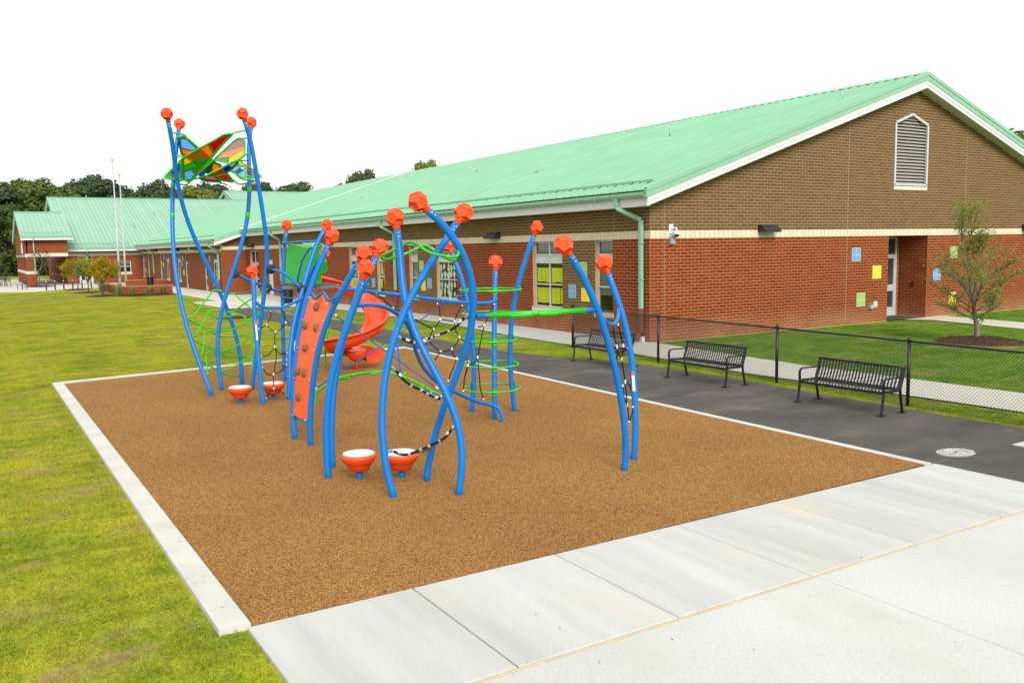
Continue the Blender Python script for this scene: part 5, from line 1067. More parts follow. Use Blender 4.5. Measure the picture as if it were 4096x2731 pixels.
tube('handrail', PT['handrail'], .021, 'blue', T); tube('top_bar', PT['topdeckbar'], .024, 'blue', T, 0)
for a, b in PT['rungs']: a = Vector(a); b = Vector(b); a.z = b.z = (a.z+b.z)/2; tube('rung', [a, b], .015, 'blue', T, 0)
tube('bridge_bar', PT['bar_a'], .031, 'blue', T); tube('bridge_bar', PT['bar_b'], .031, 'blue', T)
bars = {0:'bar_a',1:'bar_a',2:'bar_b',3:'bar_b'}
for i, p in enumerate(PT['rings']):
    c = smooth(PT[bars[i]], 8); p = Vector(p); j = min(range(len(c)), key=lambda q: (c[q]-p).length); j = max(1, min(len(c)-2, j)); ax = (c[j+1]-c[j-1]).normalized()
    MB().lathe([(.031,-.035),(.075,-.045),(.098,-.03),(.105,0),(.098,.03),(.075,.045),(.031,.035)], c[j], 18, axis=ax).build('stop_ring', M['rubber_black'], T)
tube('net_bar', PT['hbar'], .029, 'blue', T); ropes(PT['net_h'], T)
tube('fire_pole', PT['greenpole']+[[7.53,21.35,-.05]], .019, 'green', T)
# spiral slide
sc = V(8.0, 20.37, 0); rg, fw_ = V(.852,-.524,0), V(.524,.852,0)
rimz = [(235,2.52),(200,2.48),(180,2.42),(120,2.17),(60,1.76),(0,1.37),(-60,1.06),(-90,.95),(-140,.83),(-180,.74),(-240,.60),(-300,.48),(-330,.45)]
def rz(a):
    for (a0, z0), (a1, z1) in zip(rimz, rimz[1:]):
        if a1 <= a <= a0: return z0+(z1-z0)*(a0-a)/(a0-a1)
    return rimz[-1][1]
sec = [(-.30,-.12),(-.29,-.075),(-.25,-.07),(-.225,-.13),(-.20,-.25),(-.12,-.295),(.05,-.29),(.15,-.24),(.215,-.12),(.235,-.015),(.275,0),(.305,-.025),(.30,-.06)]
und = [(.275,-.05),(.255,-.13),(.18,-.27),(.06,-.32),(-.12,-.325),(-.23,-.28),(-.255,-.12),(-.28,-.12)]
loop = sec+und; vs = []; fs = []; N = len(loop); st = 0; a = 130
tg = rg*math.sin(R(130))-fw_*math.cos(R(130)); dr0 = rg*math.cos(R(130))+fw_*math.sin(R(130))
for i in range(8):          # straight entry from the deck
    q = (8-i)/8
    for s, h in loop: vs.append(sc+dr0*(.54+s)-tg*.95*q+V(0,0,rz(130)+.24*q**.8+h))
    st += 1
while a >= -318:
    r0 = .54+.05*max(0, (a-150)/85); ca, sa = math.cos(R(a)), math.sin(R(a)); dr = rg*ca+fw_*sa; z = rz(a)
    for s, h in loop: vs.append(sc+dr*(r0+s)+V(0,0,z+h))
    st += 1; a -= 7
for i in range(st-1):
    for k in range(N): fs.append((i*N+k, (i+1)*N+k, (i+1)*N+(k+1)%N, i*N+(k+1)%N))
mb = MB().add(vs, fs, 0, True); mb.add([], []); mb.f += [tuple(range(N)), tuple(reversed(range((st-1)*N, st*N)))]; mb.m += [0, 0]; mb.sm += [False, False]
slide = mb.build('slide', M['red'], T); slide['label'] = 'red orange plastic spiral slide'
for a in (95, -25, -150):     # bolted flanges between the moulded sections
    ca, sa = math.cos(R(a)), math.sin(R(a)); dr = rg*ca+fw_*sa; z = rz(a)
    MB().tube([sc+dr*(.54+s*1.04)+V(0,0,z+h*1.04) for s, h in ([(.30,-.04)]+und)], .022, 6).build('flange', M['red'], slide)
MB().tube([(8.0,20.37,-.05),(8.0,20.37,.5)], .035, 12).build('slide_foot', M['red'], slide)
MB().lathe([(.05,.2),(.16,.26),(.24,.38),(.26,.5)], (8.0,20.37,0), 16).build('slide_hub', M['red'], slide)
tube('slide_support', PT['slideleg']+[[8.79,19.5,-.05]], .026, 'blue', slide)
# --- climbing wall
T = thing('climbing_wall', 'curved orange climbing panel with brown holds between two leaning blue posts', 'climbing wall')
post('E1', T); post('E2', T)
rows = [[Vector(a), Vector(b)] for a, b in PT['panelE']]
cs = [0,.15,.35,.55,.68,.85,1]; top = [.02,-.10,-.01,.07,-.10,-.03,.03]
fr, bk = [], []
for i, (a, b) in enumerate(rows):
    d = (rows[min(i+1,8)][0]-rows[max(i-1,0)][0]); n = (b-a).cross(d).normalized()
    if n.x > 0: n = -n
    for j, c in enumerate(cs):
        p = a.lerp(b, .03+.94*c)
        if i == 0: p = p+V(0,0,top[j])
        fr.append(p+n*.012); bk.append(p-n*.012)
C7 = len(cs); fs = []; B0 = len(fr)
for i in range(8):
    for j in range(C7-1): q = (i*C7+j, i*C7+j+1, (i+1)*C7+j+1, (i+1)*C7+j); fs += [q, tuple(B0+k for k in reversed(q))]
edge = [j for j in range(C7)]+[i*C7+C7-1 for i in range(1,9)]+[8*C7+j for j in range(C7-2,-1,-1)]+[i*C7 for i in range(7,0,-1)]
for k in range(len(edge)): a, b = edge[k], edge[(k+1)%len(edge)]; fs.append((b, a, B0+a, B0+b))
pan = MB().add(fr+bk, fs).build('climbing_panel', M['panel_orange'], T)
HN = [min(range(len(fr)), key=lambda i: (fr[i]-Vector(h)).length) for h in PT['holds']]
for h, i in zip(PT['holds'], HN):
    n = (fr[i]-bk[i]).normalized(); mb = MB(); up = V(0,0,1); s = up.cross(n).normalized(); up = n.cross(s)
    vs = []; fs = []; q = 10
    for r, d in ((1,0),(.92,.03),(.62,.055),(.02,.062)):
        for k in range(q): t = 2*math.pi*k/q; vs.append(Vector(h)+s*math.cos(t)*.040*r+up*(math.sin(t)*.068*r)+n*(d+.012+.012*math.sin(t)*r))
    for i2 in range(3):
        for k in range(q): fs.append((i2*q+k, i2*q+(k+1)%q, (i2+1)*q+(k+1)%q, (i2+1)*q+k))
    mb.add(vs, fs, 0, True).build('hold', M['hold'], T)
z = [Vector(p) for p in PT['zig']]; tube('zigzag_bar', z, .019, 'blue', T, 2); MB().tube([Vector(p) for p in PT['lowE']], .017, 8).build('low_rail', M['blue'], T)
# panel bolts
for i in (0,2,4,6,8):
    for s in (.02,.98): p = rows[i][0].lerp(rows[i][1], s); b = obj('bolt', BOLT, T); b.rotation_euler = (0, -math.pi/2, 0); b.location = p+V(-.03,-.02,0); b.scale = (1.4,1.4,1.4)
# --- rope net climber
T = thing('net_climber', 'black hexagonal rope net hung between a straight and a swooping blue bar', 'rope climber')
post('D', T); post('D2', T)
tube('top_bar', PT['topbar'], .029, 'blue', T); tube('swoop_bar', PT['lowbar'][:-1]+[[7.539,12.596,-.05]], .031, 'blue', T)
ropes(PT['net_main'], T)
for k in ('cable_a','cable_b'):
    c = [Vector(p) for p in PT[k]]; o = MB().tube(c, .0095, 7).build('cable', M['dblue'], T)
    MB().tube([c[-1], c[-1]+(c[-2]-c[-1]).normalized()*.06], .016, 8).tube([c[0], c[0]+(c[1]-c[0]).normalized()*.06], .016, 8).build('ferrule', M['ferrule'], o)
# --- ring tower
T = thing('ring_tower', 'three leaning blue posts laced by five green hoops behind the rope net', 'ring climber')
for n in ('R1','R2','R3'): post(n, T)
for z, pp in PT['ringlv']:
    (ax,ay),(bx,by),(cx,cy) = pp; d = 2*(ax*(by-cy)+bx*(cy-ay)+cx*(ay-by))
    ux = ((ax*ax+ay*ay)*(by-cy)+(bx*bx+by*by)*(cy-ay)+(cx*cx+cy*cy)*(ay-by))/d; uy = ((ax*ax+ay*ay)*(cx-bx)+(bx*bx+by*by)*(ax-cx)+(cx*cx+cy*cy)*(bx-ax))/d
    rr = math.hypot(ax-ux, ay-uy)+.075
    h = MB().tube([(ux+rr*math.cos(t), uy+rr*math.sin(t), z) for t in [2*math.pi*i/36 for i in range(36)]], .0165, 8, True).build('hoop', M['green'], T)
    for x, y in pp:
        q = V(x-ux, y-uy, 0).normalized(); p = V(x,y,z)+q*.052; s = V(-q.y, q.x, 0)
        MB().slab([p+s*.032+V(0,0,-.06), p+s*.032+V(0,0,.06), p-s*.032+V(0,0,.06), p-s*.032+V(0,0,-.06)], .014).build('bracket', M['green'], h)
tube('stub_arm', PT['stub'], .022, 'blue', T, 0)
# --- spiral tripod with rope steps
T = thing('twisted_tripod', 'three crossing curved blue posts in front with hung rope steps and a wavy green crown', 'climbing tripod')
for n in ('A','B','C'): post(n, T)
tube('crown_loop', PT['loop'], .0175, 'green', T, 4, closed=True)
for nm in ('step_low','step_mid','step_top'):
    c = [Vector(p) for p in PT[nm]]; g = sum(c, V(0,0,0))/3; sag = V(0,0,-.11)
    m_ = [g.lerp(p, .50)+sag*(1 if i != 2 else .8) for i, p in enumerate(c)]
    vs = []; 
    for i in range(3):
        a, b = m_[i], m_[(i+1)%3]
        for t in (0,.33,.67): q = a.lerp(b, t); q = q.lerp(g+sag, .22*math.sin(math.pi*t)) if t else q; vs.append(q)
    mb = MB(); th = V(0,0,.012); mb.add([v+th for v in vs]+[v-th for v in vs]+[g+sag*1.15+th, g+sag*1.15-th], [(i,(i+1)%9,18) for i in range(9)]+[(9+(i+1)%9,9+i,19) for i in range(9)]+[((i+1)%9,i,9+i,9+(i+1)%9) for i in range(9)])
    o = mb.build('step_membrane', M['membrane'], T)
    MB().tube(smooth(vs, 3, True), .014, 7, True).build('edge_rope', M['rope'], o)
    cl = MB()
    for i in range(9): d = (vs[(i+1)%9]-vs[i-1]).normalized(); cl.tube([vs[i]-d*.018, vs[i]+d*.018], .019, 8)
    cl.build('clip', M['clip'], o)
    for i in range(3):
        mid = c[i].lerp(m_[i], .55)+V(0,0,-.02)
        ro = MB().tube(smooth([c[i].lerp(m_[i], .16), mid, m_[i]], 5), .016, 8).build('rope', M['rope'], T); d = (m_[i]-c[i]).normalized()
        MB().tube([c[i].lerp(m_[i],.16)+d*.05, c[i].lerp(m_[i],.16)+d*.10], .021, 10).build('ferrule', M['ferrule'], ro)
        MB().tube([c[i]-d*.02, c[i].lerp(m_[i],.2)], .010, 8).lathe([(.022,-.008),(.026,0),(.022,.008)], c[i], 10, axis=(.3,-.9,0)).build('shackle', M['bolt'], ro)
        pn = ('A','C','B')[i]; s = snap(c[i], pn); MB().bar(s, c[i]+(c[i]-s)*.2, .05, .014).build('lug', M['blue'], T)
# --- leaning pair with beam
T = thing('leaning_arch_pair', 'two tall leaning blue posts at the right holding a green overhead beam', 'climbing arch')
post('K1', T); post('K2', T)
b = [Vector(p) for p in PT['beam']]
MB().tube(b, .030, 12).build('beam', M['blue'], T); bg_ = MB().tube([b[1], b[2]], .034, 14).build('beam_sleeve', M['green'], T)
for t in (.33, .62):
    p = b[1].lerp(b[2], t); d = (b[2]-b[1]).normalized(); MB().tube([p-d*.16, p-d*.1-V(0,0,.012), p+d*.1-V(0,0,.012), p+d*.16], .036, 12).build('hand_grip', M['green'], bg_)
tube('loop_bar', PT['ubar_k'], .024, 'blue', T); ropes(PT['net_k'], T)
MB().slab([Vector(p) for p in ((7.625,9.235,1.25),(7.625,9.235,1.0),(7.66,9.24,1.0),(7.66,9.24,1.25))], .004).build('label_plate', M['sticker'], T) if False else None
# --- low green arch
T = thing('stepping_arch', 'low green arched tube with foot pegs under the rope net', 'stepping arch')
a = PT['arch']; tube('arch_tube', [[a[0][0],a[0][1],-.05]]+a[1:-1]+[[a[-1][0],a[-1][1],-.05]], .0245, 'green', T)
for p in PT['pegs']:
    o = MB().tube([Vector(p[0]), Vector(p[1])], .019, 8).build('peg', M['green'], T); MB().lathe([(.001,-.033),(.022,-.025),(.033,0),(.022,.025),(.001,.033)], p[1], 12).build('peg_ball', M['green'], o)
# --- stepping stools
def stool(x, y, h, label, s=1):
    t = thing('stepping_stool', label, 'stool', 'orange mushroom stools standing on the brown surfacing', (x,y,0), random.uniform(0,3))
    MB().lathe([(.045,-.05),(.045,.12*s)], (0,0,0), 14).build('stem', M['blue'], t)
    MB().lathe([(.105,.11),(.125,.115),(.165,.195),(.170,.205),(.195,.215),(.232,.29),(.235,.31),(.215,.33),(.20,.332)], (0,0,0), 32).build('bowl', M['orange'], t)
    MB().lathe([(.205,.325),(.205,.338),(.19,.346),(.001,.346)], (0,0,0), 32).build('step_pad', M['pad'], t)
stool(4.13,10.56,.34,'orange mushroom stool left of the crossing front posts, nearest the camera'); stool(4.60,10.28,.34,'orange mushroom stool half behind the left leg of the crossing front posts')
stool(4.34,17.25,.34,'orange mushroom stool under the butterfly tower, left of the short straight post'); stool(5.02,17.36,.34,'orange mushroom stool under the hanging rope at the far left net')

# safety labels wrapped on three posts
def sticker(n, z0, z1, par):
    c = POST[n]; a, b = at_z(c, z0), at_z(c, z1); q = V(-a.x, -a.y, 0).normalized(); e = V(.82,-.57,0); r = .0462; mb = MB(); vs = []
    for p in (a, a.lerp(b, .8), b):
        for t in (-.5, -.1, .3, .7): vs.append(p+(q*math.cos(t)+e*math.sin(t))*r)
    mb.add(vs, [(i+j*4, i+1+j*4, i+5+j*4, i+4+j*4) for j in (0,) for i in range(3)], 0, True); mb.add(vs, [(i+4, i+5, i+9, i+8) for i in range(3)], 1, True)
    mb.build('safety_label', [M['sticker'], M['orange']], par)
sticker('H', 1.25, 1.62, bpy.data.objects['slide_deck']); sticker('K2', .95, 1.22, bpy.data.objects['leaning_arch_pair']); sticker('F2', .75, 1.0, bpy.data.objects['slide_deck'])
# ---------------------------------------------------------------- benches, fence, bins, poles
def bench(y0, x0, label, first=None):
    if first is None:
        t = thing('park_bench', label, 'bench', 'black slatted benches along the chain link fence')
        L = 1.80; sl = smooth([(0,0,.395),(.03,0,.43),(.08,0,.437),(.30,0,.425),(.40,0,.425),(.445,0,.46),(.50,0,.60),(.545,0,.775)], 4)
        mb = MB()
        for i in range(len(sl)-1): mb.bar(sl[i], sl[i+1]+(sl[i+1]-sl[i]).normalized()*.002, .038, .006, (0,1,0.001)) if False else None
        w = .019; vs = []; fs = []
        for p in sl: vs += [p+V(0,-w,0), p+V(0,w,0), p+V(0,w,-.006), p+V(0,-w,-.006)]
        for i in range(len(sl)-1):
            for k in range(4): fs.append((i*4+k, i*4+(k+1)%4, (i+1)*4+(k+1)%4, (i+1)*4+k))
        me = MB().add(vs, fs).mesh('slat', M['black'])
        n = 26
        for i in range(n): obj('slat', me, t, loc=(0, .06+i*(L-.12)/(n-1), 0))
        MB().tube([(.55,-.01,.785),(.55,L+.01,.785)], .023, 10).build('top_rail', M['black'], t)
        MB().box((-.005,.03,.36),(.012,L-.03,.40)).build('front_rail', M['black'], t); MB().box((.43,.03,.40),(.445,L-.03,.44)).build('rear_rail', M['black'], t)
        for y in (.0, L-.035):
            lg = MB(); c = smooth([(-.05,y+.0175,.02),(-.02,y+.0175,.20),(0,y+.0175,.40),(-.005,y+.0175,.56),(.03,y+.0175,.615),(.10,y+.0175,.63),(.35,y+.0175,.625),(.50,y+.0175,.63)], 4)
            for p, q in zip(c, c[1:]): lg.bar(p, q, .022, .045, (0,1,0))
            l = lg.build('leg', M['black'], t); MB().box((-.11,y-.03,0),(.02,y+.07,.018)).build('foot_plate', M['black'], l)
            lg = MB(); c = smooth([(.53,y+.0175,.02),(.49,y+.0175,.20),(.455,y+.0175,.42),(.51,y+.0175,.60),(.555,y+.0175,.79)], 4)
            for p, q in zip(c, c[1:]): lg.bar(p, q, .022, .045, (0,1,0))
            l = lg.build('leg', M['black'], t); MB().box((.47,y-.03,0),(.60,y+.07,.018)).build('foot_plate', M['black'], l)
            MB().bar((0,y+.0175,.40),(.455,y+.0175,.40),.022,.05,(0,0,1)).build('side_rail', M['black'], t)
    else: t = dup(first); t['label'] = label
    t.location = (x0, y0, 0); return t
b1 = bench(9.165, 13.02, 'black slatted bench at the right, closest to the camera')
bench(12.93, 13.17, 'black slatted bench in the middle of the three by the fence', b1)
bench(16.62, 13.23, 'black slatted bench farthest away, behind the two leaning posts', b1)
# chain link fence
FP = [(15.0,20.95),(14.72,16.85),(14.50,12.81),(14.24,9.55),(13.98,6.25),(13.7,2.9)]
T = thing('chain_link_fence', 'black vinyl chain link fence running behind the three benches', 'fence')
FH = 1.185
for i, (x, y) in enumerate(FP):
    r = .038 if i == 0 else .032
    p = MB().tube([(x,y,-.1),(x,y,FH+(.06 if i == 0 else .0))], r, 10).build('post', M['black'], T)
    MB().lathe([(r+.008,-.03),(r+.010,.01),(.03,.045),(.001,.055)], (x,y,FH+(.06 if i == 0 else .0)), 10).build('post_cap', M['black'], p)
MB().tube([(x,y,FH-.02) for x, y in FP], .022, 8).build('top_rail', M['black'], T)
path = [V(x,y,0) for x, y in FP]; LEN = sum((b-a).length for a, b in zip(path, path[1:]))
mb = MB(); pit = .0635; nrow = int((FH-.05)/(pit/2)); k = 0; u = 0
def fpos(u, z, off): 
    p = along(path, min(1, max(0, u/LEN))); return V(p.x-off, p.y, z)
while u < LEN-.05:
    vs = []; fs = []; r = .0042
    for j in range(nrow+1):
        uu = u+(pit/2 if j % 2 else 0); z = .045+j*pit/2; p = fpos(uu, z, .004 if j % 2 else -.004)
        vs += [p+V(r,0,0), p+V(-r*.5,r*.87,0), p+V(-r*.5,-r*.87,0)]
    for j in range(nrow):
        for q in range(3): fs.append((j*3+q, j*3+(q+1)%3, (j+1)*3+(q+1)%3, (j+1)*3+q))
    p = fpos(u+(pit/2 if nrow % 2 else 0), .045+nrow*pit/2, 0)
    mb.add(vs, fs)
    vs = [v for v in vs]; fs2 = []; vs2 = []
    for j in range(nrow+1):
        uu = u+(pit/2 if j % 2 else pit); z = .045+j*pit/2; p = fpos(uu, z, -.004 if j % 2 else .004)
        vs2 += [p+V(r,0,0), p+V(-r*.5,r*.87,0), p+V(-r*.5,-r*.87,0)]
    mb.add(vs2, fs)
    u += pit
mb.build('wire_mesh', M['black'], T, kind='stuff')
# litter bins
def bin_(x, y, label, first=None):
    if first is None:
        t = thing('litter_bin', label, 'trash can', 'black slatted litter bins on the plaza')
        for i in range(22):
            a = 2*math.pi*i/22; c, s = math.cos(a), math.sin(a)
            MB().bar((.27*c,.27*s,.05),(.30*c,.30*s,.86),.045,.008,(c,s,0)).build('slat', M['black'], t)
        MB().tube([(.31*math.cos(a),.31*math.sin(a),.87) for a in [i*math.pi/12 for i in range(24)]], .02, 6, True).build('rim', M['black'], t)
        MB().lathe([(.25,.04),(.26,.80)], (0,0,0), 20).build('liner', M['rubber_black'], t)
    else: t = dup(first); t['label'] = label
    t.location = (x,y,.006); return t
bn = bin_(15.35, 49.3, 'black slatted litter bin seen under the grey slide deck'); bin_(13.8, 84.5, 'black slatted litter bin at the planter beside the far wall', bn)
# brick planter
T = thing('brick_planter', 'low red brick planter wall in an L round the flagpoles', 'planter')
MB().box((9.3,69.6,0),(12.9,69.95,.55)).box((9.3,69.951,0),(9.65,82,.55)).box((12.0,86,0),(15.3,86.35,.55)).build('planter_wall', M['far_red'], T)
MB().box((9.26,69.56,.551),(12.94,69.99,.63)).box((9.26,69.991,.551),(9.69,82,.63)).box((11.96,85.96,.551),(15.3,86.39,.63)).build('coping', M['coping'], T)
# flagpoles
for x, y, h, l in ((12.2,91.4,11.75,'taller white flagpole, the left one'),(12.95,92.9,10.5,'shorter white flagpole, the right one')):
    T = thing('flagpole', l, 'flagpole', 'white flagpoles by the cross wing'); MB().tube([(x,y,0),(x,y,h*.45),(x,y,h*.45+.02),(x,y,h)], [.105,.09,.07,.05], 12).build('pole', M['pole'], T)
    MB().lathe([(.001,-.12),(.09,-.08),(.12,0),(.09,.08),(.001,.12)], (x,y,h+.1), 12).build('finial', M['gold'], T); MB().tube([(x-.1,y-.08,1.8),(x+.02,y-.14,1.75),(x+.1,y-.08,1.8)], .03, 6).build('cleat', M['white'], T)
for i, (u, l) in enumerate(((0,'leftmost'),(.19,'second from left'),(.38,'third from left'),(.58,'third from right'),(.79,'second from right'),(1,'rightmost'))):
    x = 5.49+3.71*u; y = 85.0+1.93*u
    T = thing('bollard', 'black round bollard before the far school entrance, %s of six' % l, 'bollard', 'black bollards before the entrance', (x,y,0)); MB().lathe([(.055,0),(.055,.74)], (0,0,0), 12).build('shaft', M['black'], T); MB().lathe([(.06,.70),(.058,.75),(.03,.80),(.001,.81)], (0,0,0), 12).build('cap', M['bolt'], T)
def sbench(x, y, rz_, label):
    t = thing('plaza_bench', label, 'bench', 'small black benches on the far plaza', (x,y,.006), rz_)
    MB().box((-.55,-.22,.42),(.55,.22,.44)).build('seat', M['black'], t); MB().box((-.55,.20,.52),(.55,.225,.60)).box((-.55,.20,.66),(.55,.225,.80)).build('backrest', M['black'], t)
    for sx in (-.5,.5):
        for sy in (-.18,.2): MB().box((sx-.02,sy-.02,0),(sx+.02,sy+.02,.42)).build('leg', M['black'], t)
sbench(3.85,88.9,R(-70),'small black bench on the far plaza before the first brick pier'); sbench(2.9,99,R(-60),'small black bench behind, left of the porch piers'); sbench(2.6,103,R(-60),'small black bench farthest back left of the porch')
# far field fence
T = thing('field_fence', 'thin dark chain link fence across the far field at the left', 'fence')
for i in range(16): MB().tube([(-22+i*2.6,133,0),(-22+i*2.6,133,1.5)], .045, 6).build('post', M['black'], T)
MB().tube([(-22,133,1.5),(17,133,1.5)], .03, 6).build('top_rail', M['black'], T)
mb = MB()
for i in range(160): 
    x = -22+i*.244; mb.bar((x,133,.05),(x+.12,133,1.5),.012,.012); mb.bar((x+.12,133,.05),(x,133,1.5),.012,.012)
mb.build('wire_mesh', M['black'], T, kind='stuff')
sheet('field_path', [(-60,150),(40,147),(40,149),(-60,153)], -.002, M['walkw'])
# ---------------------------------------------------------------- plants
def limb(mb, p, d, L, r, depth, tips, spread=.55, kids=(2,3), up=.12):
    pts = [p]; n = 4; q = p.copy(); dd = d.copy()
    for i in range(n):
        dd = (dd+V(random.uniform(-.16,.16), random.uniform(-.16,.16), random.uniform(-.05,.12)+up*.3)).normalized(); q = q+dd*L/n; pts.append(q.copy())
    mb.tube(pts, [r*(1-.12*i) for i in range(n+1)], 6 if depth > 1 else 4, caps=False)
    if depth <= 1:
        for t in pts[1:]: tips.append((t, dd))
    if depth <= 0: return
    for k in range(random.randint(*kids)):
        f = random.uniform(.35, 1); s = along(pts, f); a = random.uniform(0, 6.28)
        side = dd.cross(V(math.cos(a), math.sin(a), .3)).normalized(); nd = (dd*(1-spread)+side*spread+V(0,0,up)).normalized()
        limb(mb, s, nd, L*random.uniform(.55,.8), r*.55, depth-1, tips, spread, kids, up)
def leaves(tips, n, size, jit, droop=0):
    mb = MB()
    for i in range(n):
        t, d = random.choice(tips); p = t+V(random.gauss(0,jit), random.gauss(0,jit), random.gauss(0,jit*.8))
        a = V(random.gauss(0,1), random.gauss(0,1), random.gauss(0,.6)-droop).normalized(); b = a.cross(V(random.gauss(0,1),random.gauss(0,1),random.gauss(0,1))).normalized(); s = size*random.uniform(.6,1.3)
        mb.add([p-b*s*.28, p+a*s*.5-b*s*.1, p+a*s, p+b*s*.28+a*s*.35], [(0,1,2,3)])
    return mb
# sapling on the gable lawn
random.seed(21)
T = thing('sapling', 'sparse young green tree in a round mulch bed before the brick gable', 'tree', loc=(25.0,14.62,.1)); T.scale = (1.1,1.1,.78)
mb = MB(); tips = []
tr = [V(0,0,-.15), V(.02,0,.35), V(-.05,.03,.8), V(-.1,.05,1.25), V(-.18,.06,1.7)]
mb.tube(smooth(tr, 3), [.075-.003*i for i in range(13)], 9)
for i in range(15):
    h = .55+.085*i; p = along(tr, min(1,(h+.15)/1.85)); a = i*2.4+random.uniform(-.3,.3); out = V(math.cos(a), math.sin(a), .5+.05*i).normalized()
    limb(mb, p, out, random.uniform(.85,1.25) if i > 3 else .7, .026, 2, tips, .5, (2,4), .25)
limb(mb, tr[-1], V(-.15,0,1), 1.5, .035, 3, tips, .35, (3,4), .3); limb(mb, tr[-1], V(.25,.1,1), 1.2, .03, 3, tips, .4, (3,4), .3)
limb(mb, V(.02,0,.25), V(.3,-.1,1), .8, .018, 1, tips, .4)
mb.build('trunk', M['bark_w'], T); leaves(tips, 7600, .078, .085).build('crown', M['leaf_oak'], T)
# three golden trees and one plum tree on the far lawn
def small_tree(x, y, h, r, leaf, n, label, name='young_tree', sz=.19):
    T = thing(name, label, 'tree', None, (x,y,0)); mb = MB(); tips = []; th = h*.36
    mb.tube([V(0,0,-.05), V(.02,.01,th*.5), V(0,0,th)], [.055,.045,.04], 7)
    for i in range(9):
        a = i*2.4; o = V(math.cos(a), math.sin(a), random.uniform(.45,1.5)).normalized(); limb(mb, V(0,0,th*random.uniform(.85,1.0)), o, h*.36, .022, 2, tips, .5, (2,3), .1)
    k = max(math.hypot(t.x, t.y) for t, d in tips)
    tips = [(V(t.x*min(1, r*1.15/k+.25), t.y*min(1, r*1.15/k+.25), min(t.z, h)), d) for t, d in tips]
    mb.build('trunk', M['bark'], T); leaves(tips, n, sz, .14, .3).build('crown', M[leaf], T); return T
random.seed(5)
small_tree(7.81,83.7,2.95,1.05,'leaf_gold',2800,'golden green young tree at the back left of the lawn trio'); small_tree(7.85,76.4,2.75,.75,'leaf_lime',2000,'greener young tree standing in the middle of the lawn trio'); small_tree(7.98,68.8,2.85,.85,'leaf_gold',2800,'golden young tree nearest of the lawn trio, beside the planter')
small_tree(5.6,95.3,4.3,1.1,'leaf_red',220,'bare plum coloured young tree in a mulch bed by the porch pier')
small_tree(1.9,104,4.6,1.0,'leaf_lime',420,'thin young tree left of the porch piers')
# ornamental grasses
def tuft(x, y, r, h, label):
    mb = MB()
    for i in range(150):
        a = random.uniform(0,6.28); ln = random.uniform(.25,1); p0 = V(math.cos(a)*.1*random.random(), math.sin(a)*.1*random.random(), 0)
        p1 = p0+V(math.cos(a)*r*ln*.45, math.sin(a)*r*ln*.45, h*(1-.25*ln)*random.uniform(.6,.8)); p2 = p0+V(math.cos(a)*r*ln, math.sin(a)*r*ln, h*(.95-.6*ln)*random.uniform(.6,1.1)); s = V(-math.sin(a), math.cos(a), 0)*.008
        mb.add([p0-s,p0+s,p1+s*.8,p1-s*.8,p2], [(0,1,2,3),(3,2,4)])
    o = mb.build('ornamental_grass', M['leaf_grass'], loc=(x,y,0)); tag(o, label, 'grass clump', 'ornamental grasses round the planter')
for x, y, r, h, l in ((8.75,75.3,.95,1.35,'tall pale grass clump at the left end of the planter'),(8.85,68.0,1.0,1.25,'biggest grass clump before the planter corner'),(9.85,67.9,.7,.95,'grass clump second from the corner of the planter'),(11.15,68.6,.6,.9,'grass clump before the middle of the planter'),(12.1,68.7,.6,.9,'grass clump at the right end of the planter'),(10.2,77,.6,.9,'grass clump growing inside the planter')): tuft(x,y,r,h,l)
# the wood beyond: every tree its own object, a few crown shapes shared
def crown_mesh(kind, i):
    random.seed(100+i*7+len(kind)); mb = MB(); lobes = []
    if kind == 'pine':
        for k in range(13): a = random.uniform(0,6.28); z = random.uniform(.42,1); rr = (.30-.14*abs(z-.68)/.32)*random.uniform(.3,1); lobes.append((V(math.cos(a)*rr, math.sin(a)*rr, z), random.uniform(.07,.12)))
    else:
        for k in range(18): a = random.uniform(0,6.28); z = random.uniform(.18,.93); rr = .34*math.sin(min(1,(z-.05)*1.08)*math.pi)**.6*random.uniform(.25,1); lobes.append((V(math.cos(a)*rr, math.sin(a)*rr, z), random.uniform(.08,.145)))
    n = 5200
    for q in range(n):
        c, r = random.choice(lobes); d = V(random.gauss(0,1), random.gauss(0,1), random.gauss(0,1)).normalized(); p = c+d*r*random.uniform(.55,1.08)
        if d.z < -.4 and random.random() < .5: continue
        a = V(random.gauss(0,1), random.gauss(0,1), random.gauss(0,1)).normalized(); a = (a-d*a.dot(d)*.5).normalized(); b = a.cross(d).normalized(); s = random.uniform(.011,.024)*(.9 if kind == 'pine' else 1)
        mb.add([p-a*s*.8-b*s*.5, p+a*s*.3-b*s, p+a*s*1.1+b*s*.1, p-a*s*.1+b*s*.9], [(0,1,2,3)])
    m = M['leaf_pine'] if kind == 'pine' else M['leaf_lime'] if kind == 'lime' else M['leaf_wood']
    tk = MB(); tk.tube([V(0,0,-.01), V(.01,0,.4), V(0,.01,.75)], [.018,.013,.005], 7)
    for k in range(5): c, r = random.choice(lobes); tk.tube([V(.005,0,max(.15,c.z-.22)), c], [.007,.003], 5)
    return mb.mesh('crown', m), tk.mesh('trunk', M['bark'])
CM = {k: [crown_mesh(k, i) for i in range(n)] for k, n in (('pine',3),('wood',4),('lime',2))}
LAB = dict(pine='dark pine standing in the wood beyond the school', wood='mid green broadleaf tree in the wood beyond the school', lime='pale green tree in the wood beyond the school')
NM = dict(pine='pine_tree', wood='broadleaf_tree', lime='pale_tree')
def ftree(kind, x, y, h, w=1, label=None):
    c, t = random.choice(CM[kind]); T = thing(NM[kind], label or LAB[kind], 'tree', None if label else '%s trees of the far wood' % kind, (x,y,-.3), random.uniform(0,6.28))
    T.scale = (h*w, h*w, h); obj('crown', c, T); obj('trunk', t, T); return T
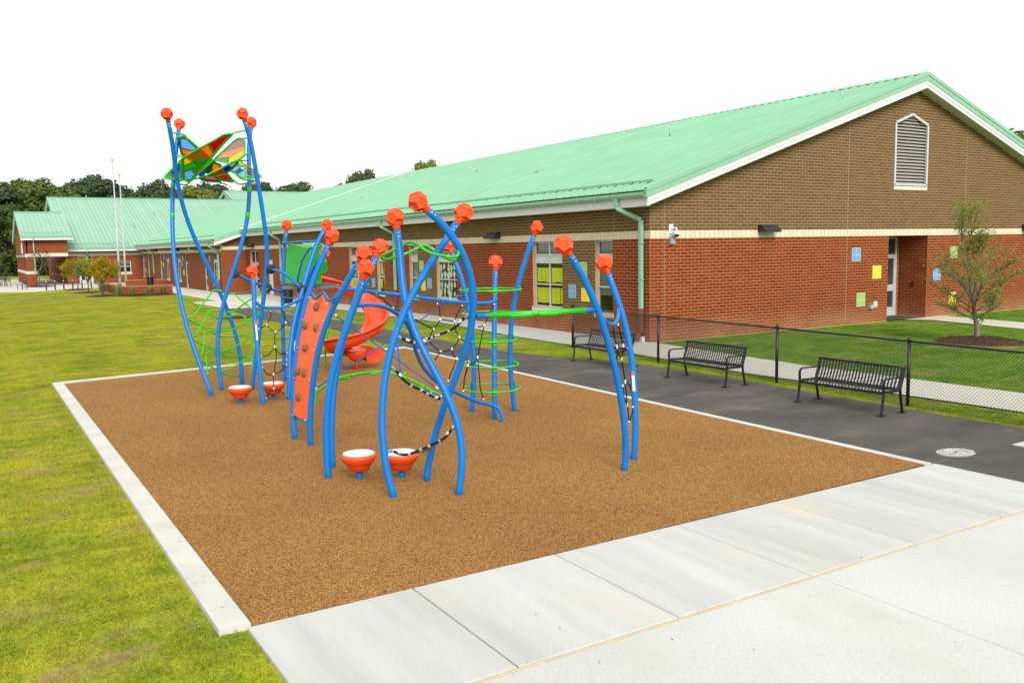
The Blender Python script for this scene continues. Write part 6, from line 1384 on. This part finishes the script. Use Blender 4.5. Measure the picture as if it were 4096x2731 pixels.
random.seed(11)
for row, (y, h0, st) in enumerate(((150,9.6,3.6),(157,12,3.6),(164,13.6,3.6),(171,14.6,3.7),(179,15.3,3.8),(188,16.2,4.0))):
    x = -22+row*2.1
    while x < 96:
        k = random.choices(('pine','wood','lime'), (4,6,2) if row > 1 else (2,6,2))[0]; hh = h0*random.uniform(.92,1.1)
        if x > 42 and row < 3: x += st*1.3; continue
        ftree(k, x+random.uniform(-1.5,1.5), y+random.uniform(-3,3), hh, random.uniform(1.05,1.4)); x += st*random.uniform(.8,1.2)
for x, h in ((66,17.6),(70,18.6),(74.5,18.2),(78,16.5)): ftree('pine', x, 172+random.uniform(-3,3), h, .8)
ftree('lime', 83.5, 170, 21.8, .62, 'lone pale tree top rising above the long roof ridge')
ftree('wood', 100, 54, 15.3, 1, 'tree top showing behind the right slope of the big roof')
# ragged undergrowth at the foot of the wood
random.seed(3); mb = MB()
for i in range(9000):
    x = random.uniform(-30,90); p = V(x, 147+random.uniform(0,10), 4.2*random.random()**1.4); a = V(random.gauss(0,1),random.gauss(0,1),random.gauss(0,1)).normalized(); b = a.cross(V(0,0,1)).normalized(); s = random.uniform(.2,.42)
    mb.add([p-a*s-b*s*.6, p+a*s*.2-b*s, p+a*s, p+b*s], [(0,1,2,3)])
mb.build('undergrowth', M['leaf_wood'], kind='stuff')

# stray leaves, clippings and grit lying about
random.seed(77); mb = MB()
def litter(n, x0, x1, y0, y1, z, s0, s1):
    for i in range(n):
        p = V(random.uniform(x0,x1), random.uniform(y0,y1), z); a = random.uniform(0,6.28); s = random.uniform(s0,s1); u = V(math.cos(a), math.sin(a), random.uniform(-.1,.3))*s; w = V(-math.sin(a), math.cos(a), random.uniform(0,.4))*s*.45
        mb.add([p-u, p+w, p+u, p-w], [(0,1,2,3)])
litter(160, 1.7, 10.4, 7, 22, .016, .006, .018); litter(70, 1.45, 1.72, 6.8, 22, .036, .006, .016); litter(60, 1.8, 10.6, 3, 6.7, .02, .004, .014); litter(160, 10.9, 13.9, 4, 24, .006, .006, .02); litter(120, 13.6, 14.0, 6, 18, .006, .008, .02)
mb.build('leaf_litter', leafmat('dry_leaf_litter', (.10,.06,.025), (.22,.15,.06), (.40,.33,.16), .1), kind='stuff')
